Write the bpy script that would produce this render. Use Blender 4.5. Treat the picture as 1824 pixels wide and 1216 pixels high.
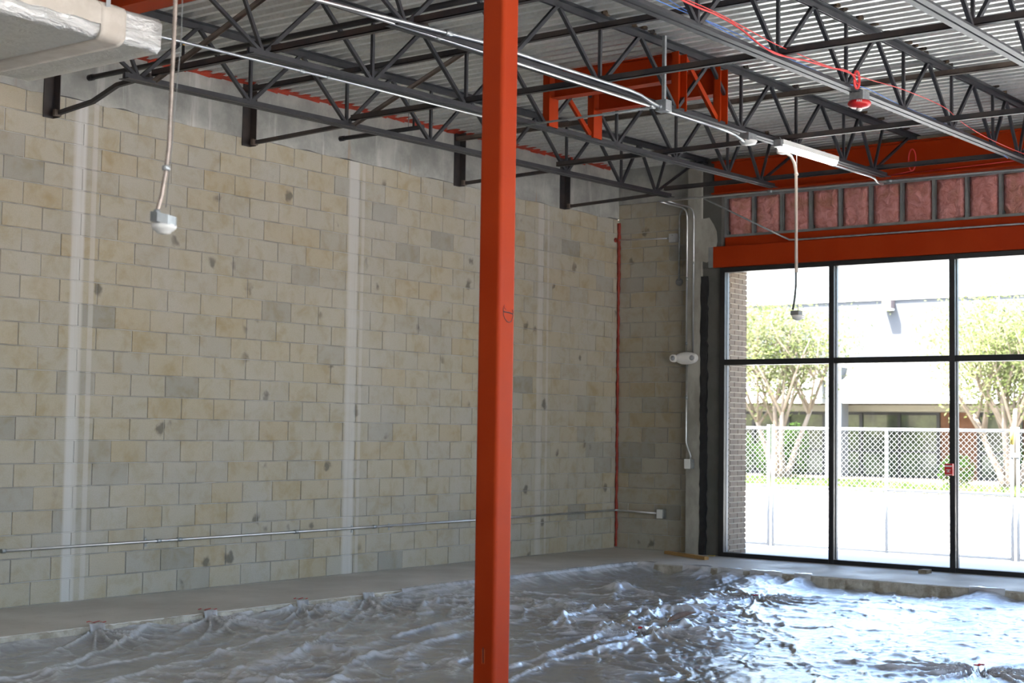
import bpy, math, random
import numpy as np
from mathutils import Vector, Matrix

for o in list(bpy.data.objects):
    bpy.data.objects.remove(o, do_unlink=True)
SC = bpy.context.scene
COL = SC.collection
random.seed(11)
RNG = np.random.default_rng(5)

# ------------------------------------------------------------------ camera
CAM = np.array([-17.1550, -11.1043, 1.5723])
FW = np.array([0.79820897, 0.59949509, 0.05889042])
RT = np.array([0.59979096, -0.80002565, 0.01448325])
UP = np.array([-0.05579649, -0.02376128, 0.99815938])
FPX = 2662.8
cam = bpy.data.cameras.new('camera')
cam.sensor_width = 36.0
cam.lens = FPX * 36.0 / 1824.0
cam.clip_end = 400
cam.dof.use_dof = True
cam.dof.focus_distance = 12.5
cam.dof.aperture_fstop = 3.2
camo = bpy.data.objects.new('camera', cam)
COL.objects.link(camo)
m = Matrix.Identity(4)
for i in range(3):
    m[i][0], m[i][1], m[i][2], m[i][3] = RT[i], UP[i], -FW[i], CAM[i]
camo.matrix_world = m
SC.camera = camo

# ------------------------------------------------------------------ world, sun, exposure
SUN_EL, SUN_AZ = math.radians(62), math.radians(33)
SUN_DIR = Vector((math.cos(SUN_EL) * math.cos(SUN_AZ), -math.cos(SUN_EL) * math.sin(SUN_AZ), -math.sin(SUN_EL)))
world = bpy.data.worlds.new('sky')
SC.world = world
world.use_nodes = True
wn = world.node_tree
wn.nodes.clear()
sky = wn.nodes.new('ShaderNodeTexSky')
sky.sky_type = 'NISHITA'
sky.sun_disc = False
sky.sun_elevation = SUN_EL
# Blender measures the sun rotation clockwise from +Y
sky.sun_rotation = math.atan2(-SUN_DIR.x, -SUN_DIR.y)
sky.air_density = 1.0
sky.dust_density = 3.0
sky.ozone_density = 1.0
bg = wn.nodes.new('ShaderNodeBackground')
bg.inputs[1].default_value = 0.34
wo = wn.nodes.new('ShaderNodeOutputWorld')
wn.links.new(sky.outputs[0], bg.inputs[0])
wn.links.new(bg.outputs[0], wo.inputs[0])
sl = bpy.data.lights.new('sun', 'SUN')
sl.energy = 11.0
sl.angle = math.radians(0.6)
sl.color = (1.0, 0.95, 0.87)
so = bpy.data.objects.new('sun', sl)
COL.objects.link(so)
so.rotation_euler = SUN_DIR.to_track_quat('-Z', 'Y').to_euler()
so.location = (0, 0, 30)


def portal(name, loc, rot, sx, sy):
    l = bpy.data.lights.new(name, 'AREA')
    l.shape = 'RECTANGLE'
    l.size, l.size_y = sx, sy
    l.cycles.is_portal = True
    o = bpy.data.objects.new(name, l)
    COL.objects.link(o)
    o.location = loc
    o.rotation_euler = rot


# daylight portals: they only guide sky sampling through the glazed openings
portal('window_portal', (0.02, -7.05, 1.85), (0, math.radians(90), 0), 3.6, 10.7)
for k_, x_ in enumerate((-16.2, -10.4, -4.6)):
    portal('side_window_portal', (x_, -14.55, 2.1), (math.radians(-90), 0, 0), 5.2, 4.2)

SC.view_settings.view_transform = 'Standard'
SC.view_settings.look = 'None'
SC.view_settings.gamma = 1.0
SC.view_settings.use_curve_mapping = False
SC.view_settings.exposure = 2.25
SC.cycles.max_bounces = 10
SC.cycles.diffuse_bounces = 5
SC.cycles.glossy_bounces = 4
SC.cycles.transparent_max_bounces = 24
SC.cycles.sample_clamp_indirect = 8.0
SC.cycles.use_denoising = True
SC.cycles.caustics_reflective = False
SC.cycles.caustics_refractive = False

# ------------------------------------------------------------------ measuring helpers


def at(u, v, ax, val):
    """Point of the place seen at pixel (u, v) on the plane ax = val."""
    d = FW + RT * (u - 912) / FPX - UP * (v - 608) / FPX
    i = 'xyz'.index(ax)
    return CAM + d * ((val - CAM[i]) / d[i])


S = 0.0205                       # roof slope


def zb(x):                       # underside of joist bottom chords
    return 4.54 + S * x


def zd(x):                       # underside of roof deck
    return 5.15 + S * x


# ------------------------------------------------------------------ mesh builder
class MB:
    def __init__(s):
        s.v, s.f, s.sm = [], [], []

    def add(s, vs, fs, smooth=False):
        b = len(s.v)
        s.v += [tuple(map(float, p)) for p in vs]
        s.f += [tuple(i + b for i in f) for f in fs]
        s.sm += [smooth] * len(fs)
        return s

    def hexa(s, p):              # 8 corners, bottom 4 then top 4
        return s.add(p, [(0, 3, 2, 1), (4, 5, 6, 7), (0, 1, 5, 4), (1, 2, 6, 5), (2, 3, 7, 6), (3, 0, 4, 7)])

    def box(s, x0, x1, y0, y1, z0, z1):
        return s.hexa([(x0, y0, z0), (x1, y0, z0), (x1, y1, z0), (x0, y1, z0),
                       (x0, y0, z1), (x1, y0, z1), (x1, y1, z1), (x0, y1, z1)])

    def slope_box(s, x0, x1, y0, y1, fz0, fz1):   # z as a function of x
        return s.hexa([(x0, y0, fz0(x0)), (x1, y0, fz0(x1)), (x1, y1, fz0(x1)), (x0, y1, fz0(x0)),
                       (x0, y0, fz1(x0)), (x1, y0, fz1(x1)), (x1, y1, fz1(x1)), (x0, y1, fz1(x0))])

    def bevbox(s, x0, x1, y0, y1, z0, z1, b):
        import bmesh
        bm = bmesh.new()
        g = bmesh.ops.create_cube(bm, size=1)
        for v in bm.verts:
            v.co = Vector(((x0 + x1) / 2 + v.co.x * (x1 - x0), (y0 + y1) / 2 + v.co.y * (y1 - y0), (z0 + z1) / 2 + v.co.z * (z1 - z0)))
        bmesh.ops.bevel(bm, geom=bm.edges[:], offset=b, segments=2, affect='EDGES', profile=0.6)
        bm.verts.index_update()
        s.add([v.co[:] for v in bm.verts], [[v.index for v in f.verts] for f in bm.faces])
        bm.free()
        return s

    def bar(s, a, b, w, h, up=(0, 0, 1)):          # rectangular bar from a to b
        a, b = Vector(a), Vector(b)
        d = (b - a).normalized()
        up = Vector(up)
        if abs(d.dot(up)) > 0.98:
            up = Vector((1, 0, 0))
        r = d.cross(up).normalized()
        u = r.cross(d).normalized()
        q = []
        for c in (a, b):
            for i, j in ((-1, -1), (1, -1), (1, 1), (-1, 1)):
                q.append(c + r * (w / 2 * i) + u * (h / 2 * j))
        return s.hexa(q)

    def tube(s, pts, rad, n=8, caps=True, smooth=True):
        P = [Vector(tuple(map(float, p))) for p in pts]
        R = rad if isinstance(rad, (list, tuple)) else [rad] * len(P)
        vs, fs = [], []
        ref = None
        for i, p in enumerate(P):
            d = (P[min(i + 1, len(P) - 1)] - P[max(i - 1, 0)])
            if d.length < 1e-9:
                d = Vector((0, 0, 1))
            d.normalize()
            if ref is None:
                ref = Vector((0, 0, 1)) if abs(d.z) < 0.9 else Vector((1, 0, 0))
            r = d.cross(ref)
            if r.length < 1e-6:
                r = d.cross(Vector((1, 0.3, 0.2)))
            r.normalize()
            u = r.cross(d).normalized()
            ref = u
            for k in range(n):
                a = 2 * math.pi * k / n
                vs.append(p + (r * math.cos(a) + u * math.sin(a)) * R[i])
        for i in range(len(P) - 1):
            for k in range(n):
                fs.append((i * n + k, i * n + (k + 1) % n, (i + 1) * n + (k + 1) % n, (i + 1) * n + k))
        s.add(vs, fs, smooth)
        if caps:
            m_ = len(P) - 1
            b0 = len(s.v) - len(vs)
            s.f.append(tuple(b0 + k for k in reversed(range(n))))
            s.f.append(tuple(b0 + m_ * n + k for k in range(n)))
            s.sm += [False, False]
        return s

    def lathe(s, prof, c, axis='z', n=20, smooth=True):   # profile [(radius, height)]
        vs, fs = [], []
        for r, h in prof:
            for k in range(n):
                a = 2 * math.pi * k / n
                p, q = r * math.cos(a), r * math.sin(a)
                if axis == 'z':
                    vs.append((c[0] + p, c[1] + q, c[2] + h))
                elif axis == 'x':
                    vs.append((c[0] + h, c[1] + p, c[2] + q))
                else:
                    vs.append((c[0] + p, c[1] + h, c[2] + q))
        for i in range(len(prof) - 1):
            for k in range(n):
                fs.append((i * n + k, i * n + (k + 1) % n, (i + 1) * n + (k + 1) % n, (i + 1) * n + k))
        s.add(vs, fs, smooth)
        b0 = len(s.v) - len(vs)
        s.f.append(tuple(b0 + k for k in range(n)))
        s.f.append(tuple(b0 + (len(prof) - 1) * n + k for k in range(n)))
        s.sm += [False, False]
        return s

    def mesh(s, name, off=(0, 0, 0)):
        me = bpy.data.meshes.new(name)
        ox, oy, oz = off
        me.from_pydata([(a - ox, b - oy, c - oz) for a, b, c in s.v], [], s.f)
        me.polygons.foreach_set('use_smooth', s.sm)
        me.update()
        import bmesh
        bm = bmesh.new()
        bm.from_mesh(me)
        bmesh.ops.recalc_face_normals(bm, faces=bm.faces[:])
        bm.to_mesh(me)
        bm.free()
        return me


def tag(o, label=None, cat=None, group=None, kind=None):
    if label:
        o['label'] = label
    if cat:
        o['category'] = cat
    if group:
        o['group'] = group
    if kind:
        o['kind'] = kind
    return o


def wloc(o):
    p = Vector((0, 0, 0))
    while o is not None:
        p += o.location
        o = o.parent
    return p


def obj(name, mb, mat, parent=None, base=None, label=None, cat=None, group=None, kind=None):
    off = Vector((0, 0, 0)) if base is None else Vector(base)
    if parent is not None:
        off = wloc(parent)
    if isinstance(mb, MB):
        me = mb.mesh(name, off)
    else:
        me = mb
        if off.length > 0:
            me.transform(Matrix.Translation(-off))
    o = bpy.data.objects.new(name, me)
    COL.objects.link(o)
    if mat is not None and len(me.materials) == 0:
        me.materials.append(MAT[mat])
    if parent is not None:
        o.parent = parent
    else:
        o.location = off
    return tag(o, label, cat, group, kind)


def thing(name, loc, label, cat, group=None, kind=None):
    o = bpy.data.objects.new(name, None)
    o.empty_display_size = 0.1
    COL.objects.link(o)
    o.location = loc
    return tag(o, label, cat, group, kind)


# ------------------------------------------------------------------ materials
MAT = {}


class NT:
    def __init__(s, name):
        s.m = bpy.data.materials.new(name)
        s.m.use_nodes = True
        s.t = s.m.node_tree
        s.t.nodes.clear()
        s.out = s.t.nodes.new('ShaderNodeOutputMaterial')
        MAT[name] = s.m

    def n(s, typ, **kw):
        nd = s.t.nodes.new(typ)
        for k, v in kw.items():
            setattr(nd, k, v)
        return nd

    def l(s, a, b):
        s.t.links.new(a, b)

    def math(s, op, a, b=None, c=None, clamp=False):
        nd = s.n('ShaderNodeMath', operation=op)
        nd.use_clamp = clamp
        for i, q in enumerate((a, b, c)):
            if q is None:
                continue
            if isinstance(q, (int, float)):
                nd.inputs[i].default_value = q
            else:
                s.l(q, nd.inputs[i])
        return nd.outputs[0]

    def mix(s, fac, a, b, blend='MIX'):
        nd = s.n('ShaderNodeMix', data_type='RGBA', blend_type=blend)
        for sock, q in ((nd.inputs[0], fac), (nd.inputs[6], a), (nd.inputs[7], b)):
            if isinstance(q, (int, float)):
                sock.default_value = q
            elif isinstance(q, (tuple, list)):
                sock.default_value = (*q, 1)
            else:
                s.l(q, sock)
        return nd.outputs[2]

    def noise(s, vec, scale, detail=4, rough=0.55, dist=0.0):
        nd = s.n('ShaderNodeTexNoise')
        nd.inputs['Scale'].default_value = scale
        nd.inputs['Detail'].default_value = detail
        nd.inputs['Roughness'].default_value = rough
        nd.inputs['Distortion'].default_value = dist
        s.l(vec, nd.inputs['Vector'])
        return nd.outputs['Fac']

    def ramp(s, fac, lo, hi, a=0.0, b=1.0):
        nd = s.n('ShaderNodeMapRange')
        nd.inputs[1].default_value, nd.inputs[2].default_value = lo, hi
        nd.inputs[3].default_value, nd.inputs[4].default_value = a, b
        nd.interpolation_type = 'SMOOTHSTEP'
        s.l(fac, nd.inputs[0])
        return nd.outputs[0]

    def scaled(s, vec, sc):
        nd = s.n('ShaderNodeMapping')
        nd.inputs['Scale'].default_value = sc
        s.l(vec, nd.inputs[0])
        return nd.outputs[0]

    def pos(s):
        return s.n('ShaderNodeNewGeometry').outputs['Position']

    def bump(s, h, strength, dist=0.01):
        nd = s.n('ShaderNodeBump')
        nd.inputs['Strength'].default_value = strength
        nd.inputs['Distance'].default_value = dist
        s.l(h, nd.inputs['Height'])
        return nd.outputs[0]

    def principled(s, col, rough=0.6, metal=0.0, normal=None, spec=None, emis=None, estr=0.0):
        b = s.n('ShaderNodeBsdfPrincipled')
        for key, q in (('Base Color', col), ('Roughness', rough), ('Metallic', metal)):
            if isinstance(q, (int, float)):
                b.inputs[key].default_value = q
            elif isinstance(q, (tuple, list)):
                b.inputs[key].default_value = (*q, 1)
            else:
                s.l(q, b.inputs[key])
        if spec is not None:
            b.inputs['Specular IOR Level'].default_value = spec
        if normal is not None:
            s.l(normal, b.inputs['Normal'])
        if emis is not None:
            b.inputs['Emission Color'].default_value = (*emis, 1)
            b.inputs['Emission Strength'].default_value = estr
        s.l(b.outputs[0], s.out.inputs[0])
        return b


def simple(name, c1, c2=None, scale=6.0, rough=0.6, metal=0.0, bump=0.0, bscale=40.0, spec=None, stretch=(1, 1, 1), lo=0.35, hi=0.65, dist=0.004):
    t = NT(name)
    p = t.pos()
    if stretch != (1, 1, 1):
        p = t.scaled(p, stretch)
    col = c1
    if c2 is not None:
        col = t.mix(t.ramp(t.noise(p, scale, 5, 0.6), lo, hi), c1, c2)
    nor = None
    if bump:
        nor = t.bump(t.noise(p, bscale, 3), bump, dist)
    t.principled(col, rough, metal, nor, spec)


ORANGE = (0.33, 0.027, 0.0020)


def orange_mat():
    t = NT('orange_steel')
    p = t.pos()
    n1 = t.noise(p, 1.7, 4)
    col = t.mix(t.ramp(n1, 0.3, 0.7), ORANGE, (0.365, 0.036, 0.004))
    sc = t.noise(p, 9.0, 6, 0.7)
    col = t.mix(t.ramp(sc, 0.70, 0.76), col, (0.07, 0.025, 0.015))
    t.principled(col, t.ramp(n1, 0.2, 0.8, 0.42, 0.6), 0.0, t.bump(t.noise(p, 55, 2), 0.08, 0.002), 0.15)


orange_mat()


def block_mat(name, axis, joint, stripes, dark=1.0):
    """Split-tone concrete block wall: tone per block, blotches, mortar smears, lime runs."""
    t = NT(name)
    p = t.pos()
    sep = t.n('ShaderNodeSeparateXYZ')
    t.l(p, sep.inputs[0])
    u, z = sep.outputs[axis], sep.outputs[2]
    row = t.math('FLOOR', t.math('DIVIDE', z, 0.2032))
    par = t.math('MULTIPLY', t.math('MODULO', row, 2.0), 0.5)
    ui = t.math('FLOOR', t.math('ADD', t.math('DIVIDE', t.math('SUBTRACT', u, joint), 0.4064), par))
    cv = t.n('ShaderNodeCombineXYZ')
    t.l(ui, cv.inputs[0])
    t.l(row, cv.inputs[1])
    w = t.n('ShaderNodeTexWhiteNoise', noise_dimensions='2D')
    t.l(cv.outputs[0], w.inputs[0])
    cr = t.n('ShaderNodeValToRGB')
    e = cr.color_ramp.elements
    e[0].position, e[0].color = 0.0, (0.40 * dark, 0.375 * dark, 0.325 * dark, 1)
    e[1].position, e[1].color = 1.0, (0.47 * dark, 0.415 * dark, 0.315 * dark, 1)
    for ps, c in ((0.025, (0.34, 0.325, 0.285)), (0.08, (0.435, 0.405, 0.345)), (0.45, (0.46, 0.425, 0.35)), (0.8, (0.47, 0.42, 0.325)), (0.96, (0.45, 0.385, 0.275))):
        q = e.new(ps)
        q.color = (c[0] * dark, c[1] * dark, c[2] * dark, 1)
    t.l(w.outputs[0], cr.inputs[0])
    col = cr.outputs[0]
    blot = t.noise(p, 4.5, 5, 0.65, 0.4)
    col = t.mix(t.ramp(blot, 0.42, 0.72), col, t.mix(1.0, col, (0.86, 0.80, 0.66), 'MULTIPLY'))
    haze = t.noise(t.scaled(p, (1.0, 1.0, 0.6)), 1.1, 4, 0.6)
    col = t.mix(t.ramp(haze, 0.45, 0.75, 0.0, 0.45), col, (0.50 * dark, 0.485 * dark, 0.45 * dark))
    grain = t.noise(p, 90.0, 3, 0.7)
    col = t.mix(t.ramp(grain, 0.3, 0.7, 0.0, 0.25), col, (0.30, 0.28, 0.24))
    # dark mortar plugs and rubbed spots
    vo = t.n('ShaderNodeTexVoronoi', feature='F1')
    vo.inputs['Scale'].default_value = 3.1
    vo.inputs['Randomness'].default_value = 1.0
    wob = t.n('ShaderNodeVectorMath', operation='ADD')
    nz = t.n('ShaderNodeTexNoise')
    nz.inputs['Scale'].default_value = 9.0
    t.l(p, nz.inputs['Vector'])
    sc_ = t.n('ShaderNodeVectorMath', operation='SCALE')
    sc_.inputs['Scale'].default_value = 0.14
    t.l(nz.outputs['Color'], sc_.inputs[0])
    t.l(p, wob.inputs[0])
    t.l(sc_.outputs[0], wob.inputs[1])
    t.l(t.scaled(wob.outputs[0], (1.0, 1.0, 0.8)), vo.inputs['Vector'])
    spot = t.ramp(vo.outputs['Distance'], 0.09, 0.20, 1.0, 0.0)
    keep = t.ramp(t.noise(p, 1.3, 2), 0.49, 0.56)
    spot = t.math('MULTIPLY', spot, keep)
    col = t.mix(t.math('MULTIPLY', spot, 0.72), col, (0.10, 0.095, 0.085))
    # lime runs down the wall
    zs = t.noise(t.scaled(p, (14.0, 14.0, 0.35)), 1.0, 4, 0.6)
    for xc, wd, k in stripes:
        dst = t.math('ABSOLUTE', t.math('SUBTRACT', u, xc))
        ms = t.ramp(dst, wd * 0.55, wd, 1.0, 0.0)
        ms = t.math('MULTIPLY', ms, t.ramp(zs, 0.25, 0.6, 0.55 * k, k))
        col = t.mix(ms, col, (0.60 * dark, 0.59 * dark, 0.57 * dark))
    nor = t.bump(t.math('ADD', grain, t.math('MULTIPLY', blot, 1.5)), 0.35, 0.006)
    t.principled(col, 0.9, 0.0, nor, 0.15)


STRIPES = ((-8.86, 0.085, 0.95), (-8.70, 0.035, 0.5), (-5.27, 0.10, 0.75), (-5.12, 0.03, 0.4), (-1.78, 0.08, 0.5), (-1.62, 0.03, 0.35))
block_mat('block_left', 0, -0.299, STRIPES)
block_mat('block_far', 1, -0.2038, (), 0.86)


def mortar_mat():
    t = NT('mortar')
    p = t.pos()
    sep = t.n('ShaderNodeSeparateXYZ')
    t.l(p, sep.inputs[0])
    col = t.mix(t.ramp(t.noise(p, 3.0, 4), 0.35, 0.65), (0.28, 0.275, 0.26), (0.46, 0.45, 0.425))
    for xc, wd, k in STRIPES[:3]:
        dst = t.math('ABSOLUTE', t.math('SUBTRACT', sep.outputs[0], xc))
        col = t.mix(t.ramp(dst, wd * 0.55, wd, k, 0.0), col, (0.60, 0.59, 0.57))
    t.principled(col, 0.95, 0, t.bump(t.noise(p, 120, 2), 0.4, 0.004), 0.1)


mortar_mat()


def beam_concrete():
    t = NT('bond_concrete')
    p = t.pos()
    col = t.mix(t.ramp(t.noise(p, 2.2, 6, 0.65), 0.35, 0.68), (0.30, 0.30, 0.28), (0.46, 0.455, 0.42))
    st = t.noise(t.scaled(p, (5.0, 5.0, 0.5)), 1.0, 5, 0.65)
    col = t.mix(t.ramp(st, 0.56, 0.72, 0, 0.7), col, (0.64, 0.63, 0.60))
    col = t.mix(t.ramp(t.noise(t.scaled(p, (9, 9, 0.8)), 1.0, 3), 0.66, 0.75, 0, 0.5), col, (0.36, 0.25, 0.15))
    t.principled(col, 0.85, 0, t.bump(t.noise(p, 30, 4), 0.25, 0.006), 0.2)


beam_concrete()
simple('pilaster_concrete', (0.27, 0.255, 0.22), (0.40, 0.385, 0.34), 3.0, 0.85, bump=0.2, bscale=50, stretch=(1, 1, 0.5))
simple('jamb_grey', (0.085, 0.085, 0.075), (0.11, 0.105, 0.095), 3.0, 0.7)
simple('black_mastic', (0.008, 0.008, 0.010), (0.018, 0.018, 0.020), 8, 0.5, bump=0.3, bscale=60)
simple('joist_primer', (0.020, 0.021, 0.026), (0.038, 0.038, 0.043), 5.0, 0.5, 0.0, bump=0.05)
simple('joist_rusty', (0.075, 0.055, 0.045), (0.15, 0.115, 0.09), 4.0, 0.7)
simple('bridge_dark', (0.022, 0.022, 0.026), (0.055, 0.042, 0.036), 3.0, 0.55)
simple('emt', (0.62, 0.63, 0.64), (0.50, 0.51, 0.52), 4.0, 0.32, 0.85)
simple('galv', (0.42, 0.44, 0.45), (0.30, 0.32, 0.33), 12.0, 0.45, 0.7)
simple('box_grey', (0.46, 0.47, 0.47), None, rough=0.5)
simple('galv_dull', (0.26, 0.27, 0.27), (0.20, 0.21, 0.21), 6.0, 0.6, 0.3)
simple('flex_conduit', (0.42, 0.34, 0.30), (0.30, 0.25, 0.22), 30.0, 0.4, 0.6)
simple('tan_cord', (0.55, 0.47, 0.40), None, rough=0.6)
simple('grey_cord', (0.10, 0.105, 0.11), None, rough=0.5)
simple('white_plastic', (0.78, 0.77, 0.74), None, rough=0.45)
simple('lens_grey', (0.36, 0.36, 0.38), None, rough=0.2)
simple('sealant_red', (0.50, 0.045, 0.015), (0.36, 0.03, 0.012), 14.0, 0.6, bump=0.5, bscale=40, dist=0.01)
simple('corner_sealant', (0.33, 0.03, 0.012), (0.22, 0.02, 0.01), 14.0, 0.6, bump=0.5, bscale=40, dist=0.01)
simple('alarm_red', (0.58, 0.02, 0.022), None, rough=0.35)
simple('wire_red', (0.70, 0.05, 0.05), None, rough=0.5)
simple('wire_blue', (0.08, 0.22, 0.62), None, rough=0.5)
simple('tape_red', (0.62, 0.03, 0.03), None, rough=0.6)
simple('black_frame', (0.010, 0.010, 0.012), (0.014, 0.014, 0.016), 5, 0.38)
simple('frame_side', (0.10, 0.105, 0.115), None, rough=0.35, metal=0.4)
simple('lumber', (0.46, 0.28, 0.10), (0.36, 0.21, 0.08), 20.0, 0.7, stretch=(1, 6, 6))
simple('weathered_wood', (0.30, 0.24, 0.17), (0.20, 0.15, 0.10), 20.0, 0.8)
simple('tear_brown', (0.10, 0.055, 0.035), (0.16, 0.09, 0.06), 20, 0.9)
simple('marker', (0.035, 0.03, 0.035), None, rough=0.7)
simple('marker_red', (0.22, 0.02, 0.02), None, rough=0.7)
simple('chalk_pale', (0.55, 0.16, 0.05), None, rough=0.7)
simple('black_pipe', (0.012, 0.012, 0.013), (0.022, 0.020, 0.020), 6, 0.45)
simple('tar', (0.012, 0.011, 0.010), (0.10, 0.06, 0.03), 14, 0.9)
simple('brass', (0.48, 0.30, 0.10), None, rough=0.35, metal=0.8)
simple('dry_wall', (0.70, 0.69, 0.66), None, rough=0.9)
simple('slab_edge', (0.56, 0.52, 0.44), (0.34, 0.29, 0.22), 7, 0.95, bump=0.7, bscale=25, dist=0.02)
simple('soil', (0.30, 0.245, 0.175), (0.40, 0.34, 0.255), 2.5, 0.95, bump=0.5, bscale=18, dist=0.02)


def floor_mat():
    t = NT('slab')
    p = t.pos()
    col = t.mix(t.ramp(t.noise(p, 0.9, 6, 0.6), 0.3, 0.7), (0.50, 0.465, 0.415), (0.62, 0.585, 0.53))
    col = t.mix(t.ramp(t.noise(p, 14.0, 5, 0.7), 0.55, 0.8, 0, 0.5), col, (0.26, 0.235, 0.205))
    t.principled(col, t.ramp(t.noise(p, 2.0, 3), 0.3, 0.7, 0.45, 0.7), 0, t.bump(t.noise(p, 60, 3), 0.1, 0.003), 0.35)


floor_mat()


def deck_mat():
    t = NT('galv_deck')
    p = t.pos()
    vo = t.n('ShaderNodeTexVoronoi')
    vo.inputs['Scale'].default_value = 38.0
    t.l(p, vo.inputs['Vector'])
    big = t.noise(t.scaled(p, (6.56, 0.15, 1.0)), 1.0, 3)
    col = t.mix(t.ramp(vo.outputs['Color'], 0.0, 1.0), (0.62, 0.63, 0.62), (0.72, 0.73, 0.72))
    col = t.mix(t.ramp(big, 0.35, 0.7, 0, 0.5), col, (0.44, 0.445, 0.43))
    col = t.mix(t.ramp(t.noise(p, 5.0, 5, 0.7), 0.64, 0.78, 0, 0.5), col, (0.30, 0.20, 0.11))
    t.principled(col, 0.36, 0.5, None, 0.5)


deck_mat()


def foil_mat():
    t = NT('duct_foil')
    p = t.pos()
    wr = t.noise(t.scaled(p, (3.0, 5.0, 9.0)), 3.0, 6, 0.65, 0.6)
    t.principled((0.74, 0.73, 0.71), 0.33, 0.85, t.bump(wr, 0.9, 0.03), 0.5)


foil_mat()
simple('mastic', (0.52, 0.47, 0.41), (0.60, 0.55, 0.49), 8, 0.8, bump=0.3, bscale=30)


def insul_mat():
    t = NT('pink_fibre')
    p = t.pos()
    n1 = t.noise(p, 9.0, 6, 0.7, 1.2)
    col = t.mix(t.ramp(n1, 0.3, 0.7), (0.52, 0.20, 0.17), (0.74, 0.36, 0.34))
    col = t.mix(t.ramp(t.noise(p, 3.0, 3), 0.5, 0.7, 0, 0.6), col, (0.40, 0.20, 0.12))
    t.principled(col, 1.0, 0, t.bump(n1, 0.9, 0.05), 0.0)


insul_mat()


def glass_mat(name, tint=(0.96, 0.98, 0.98), refl=1.0):
    t = NT(name)
    tr = t.n('ShaderNodeBsdfTransparent')
    tr.inputs[0].default_value = (*tint, 1)
    gl = t.n('ShaderNodeBsdfGlossy')
    gl.inputs['Roughness'].default_value = 0.02
    fr = t.n('ShaderNodeFresnel')
    fr.inputs[0].default_value = 1.45
    mx = t.n('ShaderNodeMixShader')
    t.l(t.math('MULTIPLY', fr.outputs[0], refl), mx.inputs[0])
    t.l(tr.outputs[0], mx.inputs[1])
    t.l(gl.outputs[0], mx.inputs[2])
    t.l(mx.outputs[0], t.out.inputs[0])


glass_mat('window_glass')


def film_mat():
    t = NT('plastic_film')
    p = t.pos()
    nz = t.noise(p, 16.0, 5, 0.65, 1.4)
    nz2 = t.noise(p, 45.0, 3, 0.6, 0.8)
    nor = t.bump(t.math('ADD', nz, t.math('MULTIPLY', nz2, 0.35)), 0.35, 0.02)
    tr = t.n('ShaderNodeBsdfTransparent')
    tr.inputs[0].default_value = (0.95, 0.96, 0.98, 1)
    df = t.n('ShaderNodeBsdfDiffuse')
    df.inputs[0].default_value = (0.90, 0.915, 0.96, 1)
    t.l(nor, df.inputs['Normal'])
    tl = t.n('ShaderNodeBsdfTranslucent')
    tl.inputs[0].default_value = (0.90, 0.915, 0.96, 1)
    m0 = t.n('ShaderNodeMixShader')
    m0.inputs[0].default_value = 0.35
    t.l(df.outputs[0], m0.inputs[1])
    t.l(tl.outputs[0], m0.inputs[2])
    m1 = t.n('ShaderNodeMixShader')
    wa = t.n('ShaderNodeAttribute')
    wa.attribute_name = 'whitening'
    t.l(t.ramp(wa.outputs['Fac'], 0.05, 0.70, 0.38, 0.92), m1.inputs[0])
    t.l(tr.outputs[0], m1.inputs[1])
    t.l(m0.outputs[0], m1.inputs[2])
    gl = t.n('ShaderNodeBsdfGlossy')
    gl.inputs['Roughness'].default_value = 0.16
    gl.inputs[0].default_value = (0.95, 0.97, 1.0, 1)
    t.l(nor, gl.inputs['Normal'])
    fr = t.n('ShaderNodeFresnel')
    fr.inputs[0].default_value = 1.5
    t.l(nor, fr.inputs['Normal'])
    m2 = t.n('ShaderNodeMixShader')
    t.l(t.math('MULTIPLY', fr.outputs[0], 1.5, clamp=True), m2.inputs[0])
    t.l(m1.outputs[0], m2.inputs[1])
    t.l(gl.outputs[0], m2.inputs[2])
    t.l(m2.outputs[0], t.out.inputs[0])


film_mat()


def emit(name, col, st):
    t = NT(name)
    t.principled((0.9, 0.9, 0.9), 0.4, 0, None, None, col, st)


emit('led_lens', (1.0, 0.98, 0.94), 4.5)
# outdoors
simple('brick_taupe', (0.185, 0.130, 0.088), (0.145, 0.102, 0.070), 5.0, 0.9, bump=0.3, bscale=60)
simple('brick_mortar', (0.52, 0.45, 0.36), None, rough=0.95)
simple('stucco_grey', (0.50, 0.50, 0.50), None, rough=0.9)
simple('asphalt', (0.50, 0.49, 0.47), (0.58, 0.57, 0.55), 0.4, 0.95)
simple('kerb', (0.45, 0.44, 0.42), None, rough=0.95)
simple('grass', (0.07, 0.13, 0.02), (0.14, 0.19, 0.05), 2.5, 0.9)
simple('mulch', (0.09, 0.07, 0.045), (0.12, 0.095, 0.065), 3, 0.95)
simple('fence_galv', (0.50, 0.51, 0.52), None, rough=0.45, metal=0.3)
simple('fence_yellow', (0.60, 0.46, 0.10), None, rough=0.6)
simple('pale_stucco', (0.098, 0.104, 0.118), (0.104, 0.110, 0.124), 0.8, 0.9)
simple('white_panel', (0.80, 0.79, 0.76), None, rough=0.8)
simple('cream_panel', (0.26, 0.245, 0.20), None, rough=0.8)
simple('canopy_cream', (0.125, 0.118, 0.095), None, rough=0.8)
simple('office_column', (0.15, 0.16, 0.17), None, rough=0.85)
simple('office_frame', (0.02, 0.02, 0.022), None, rough=0.4)
simple('office_glass', (0.045, 0.055, 0.045), (0.10, 0.13, 0.07), 0.9, 0.08, spec=0.6)
simple('office_brick', (0.19, 0.09, 0.05), (0.15, 0.07, 0.04), 4, 0.9)
simple('lamp_housing', (0.20, 0.155, 0.15), None, rough=0.6)
simple('trunk', (0.19, 0.145, 0.105), (0.25, 0.20, 0.155), 4, 0.9, stretch=(1, 1, 0.3))


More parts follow.
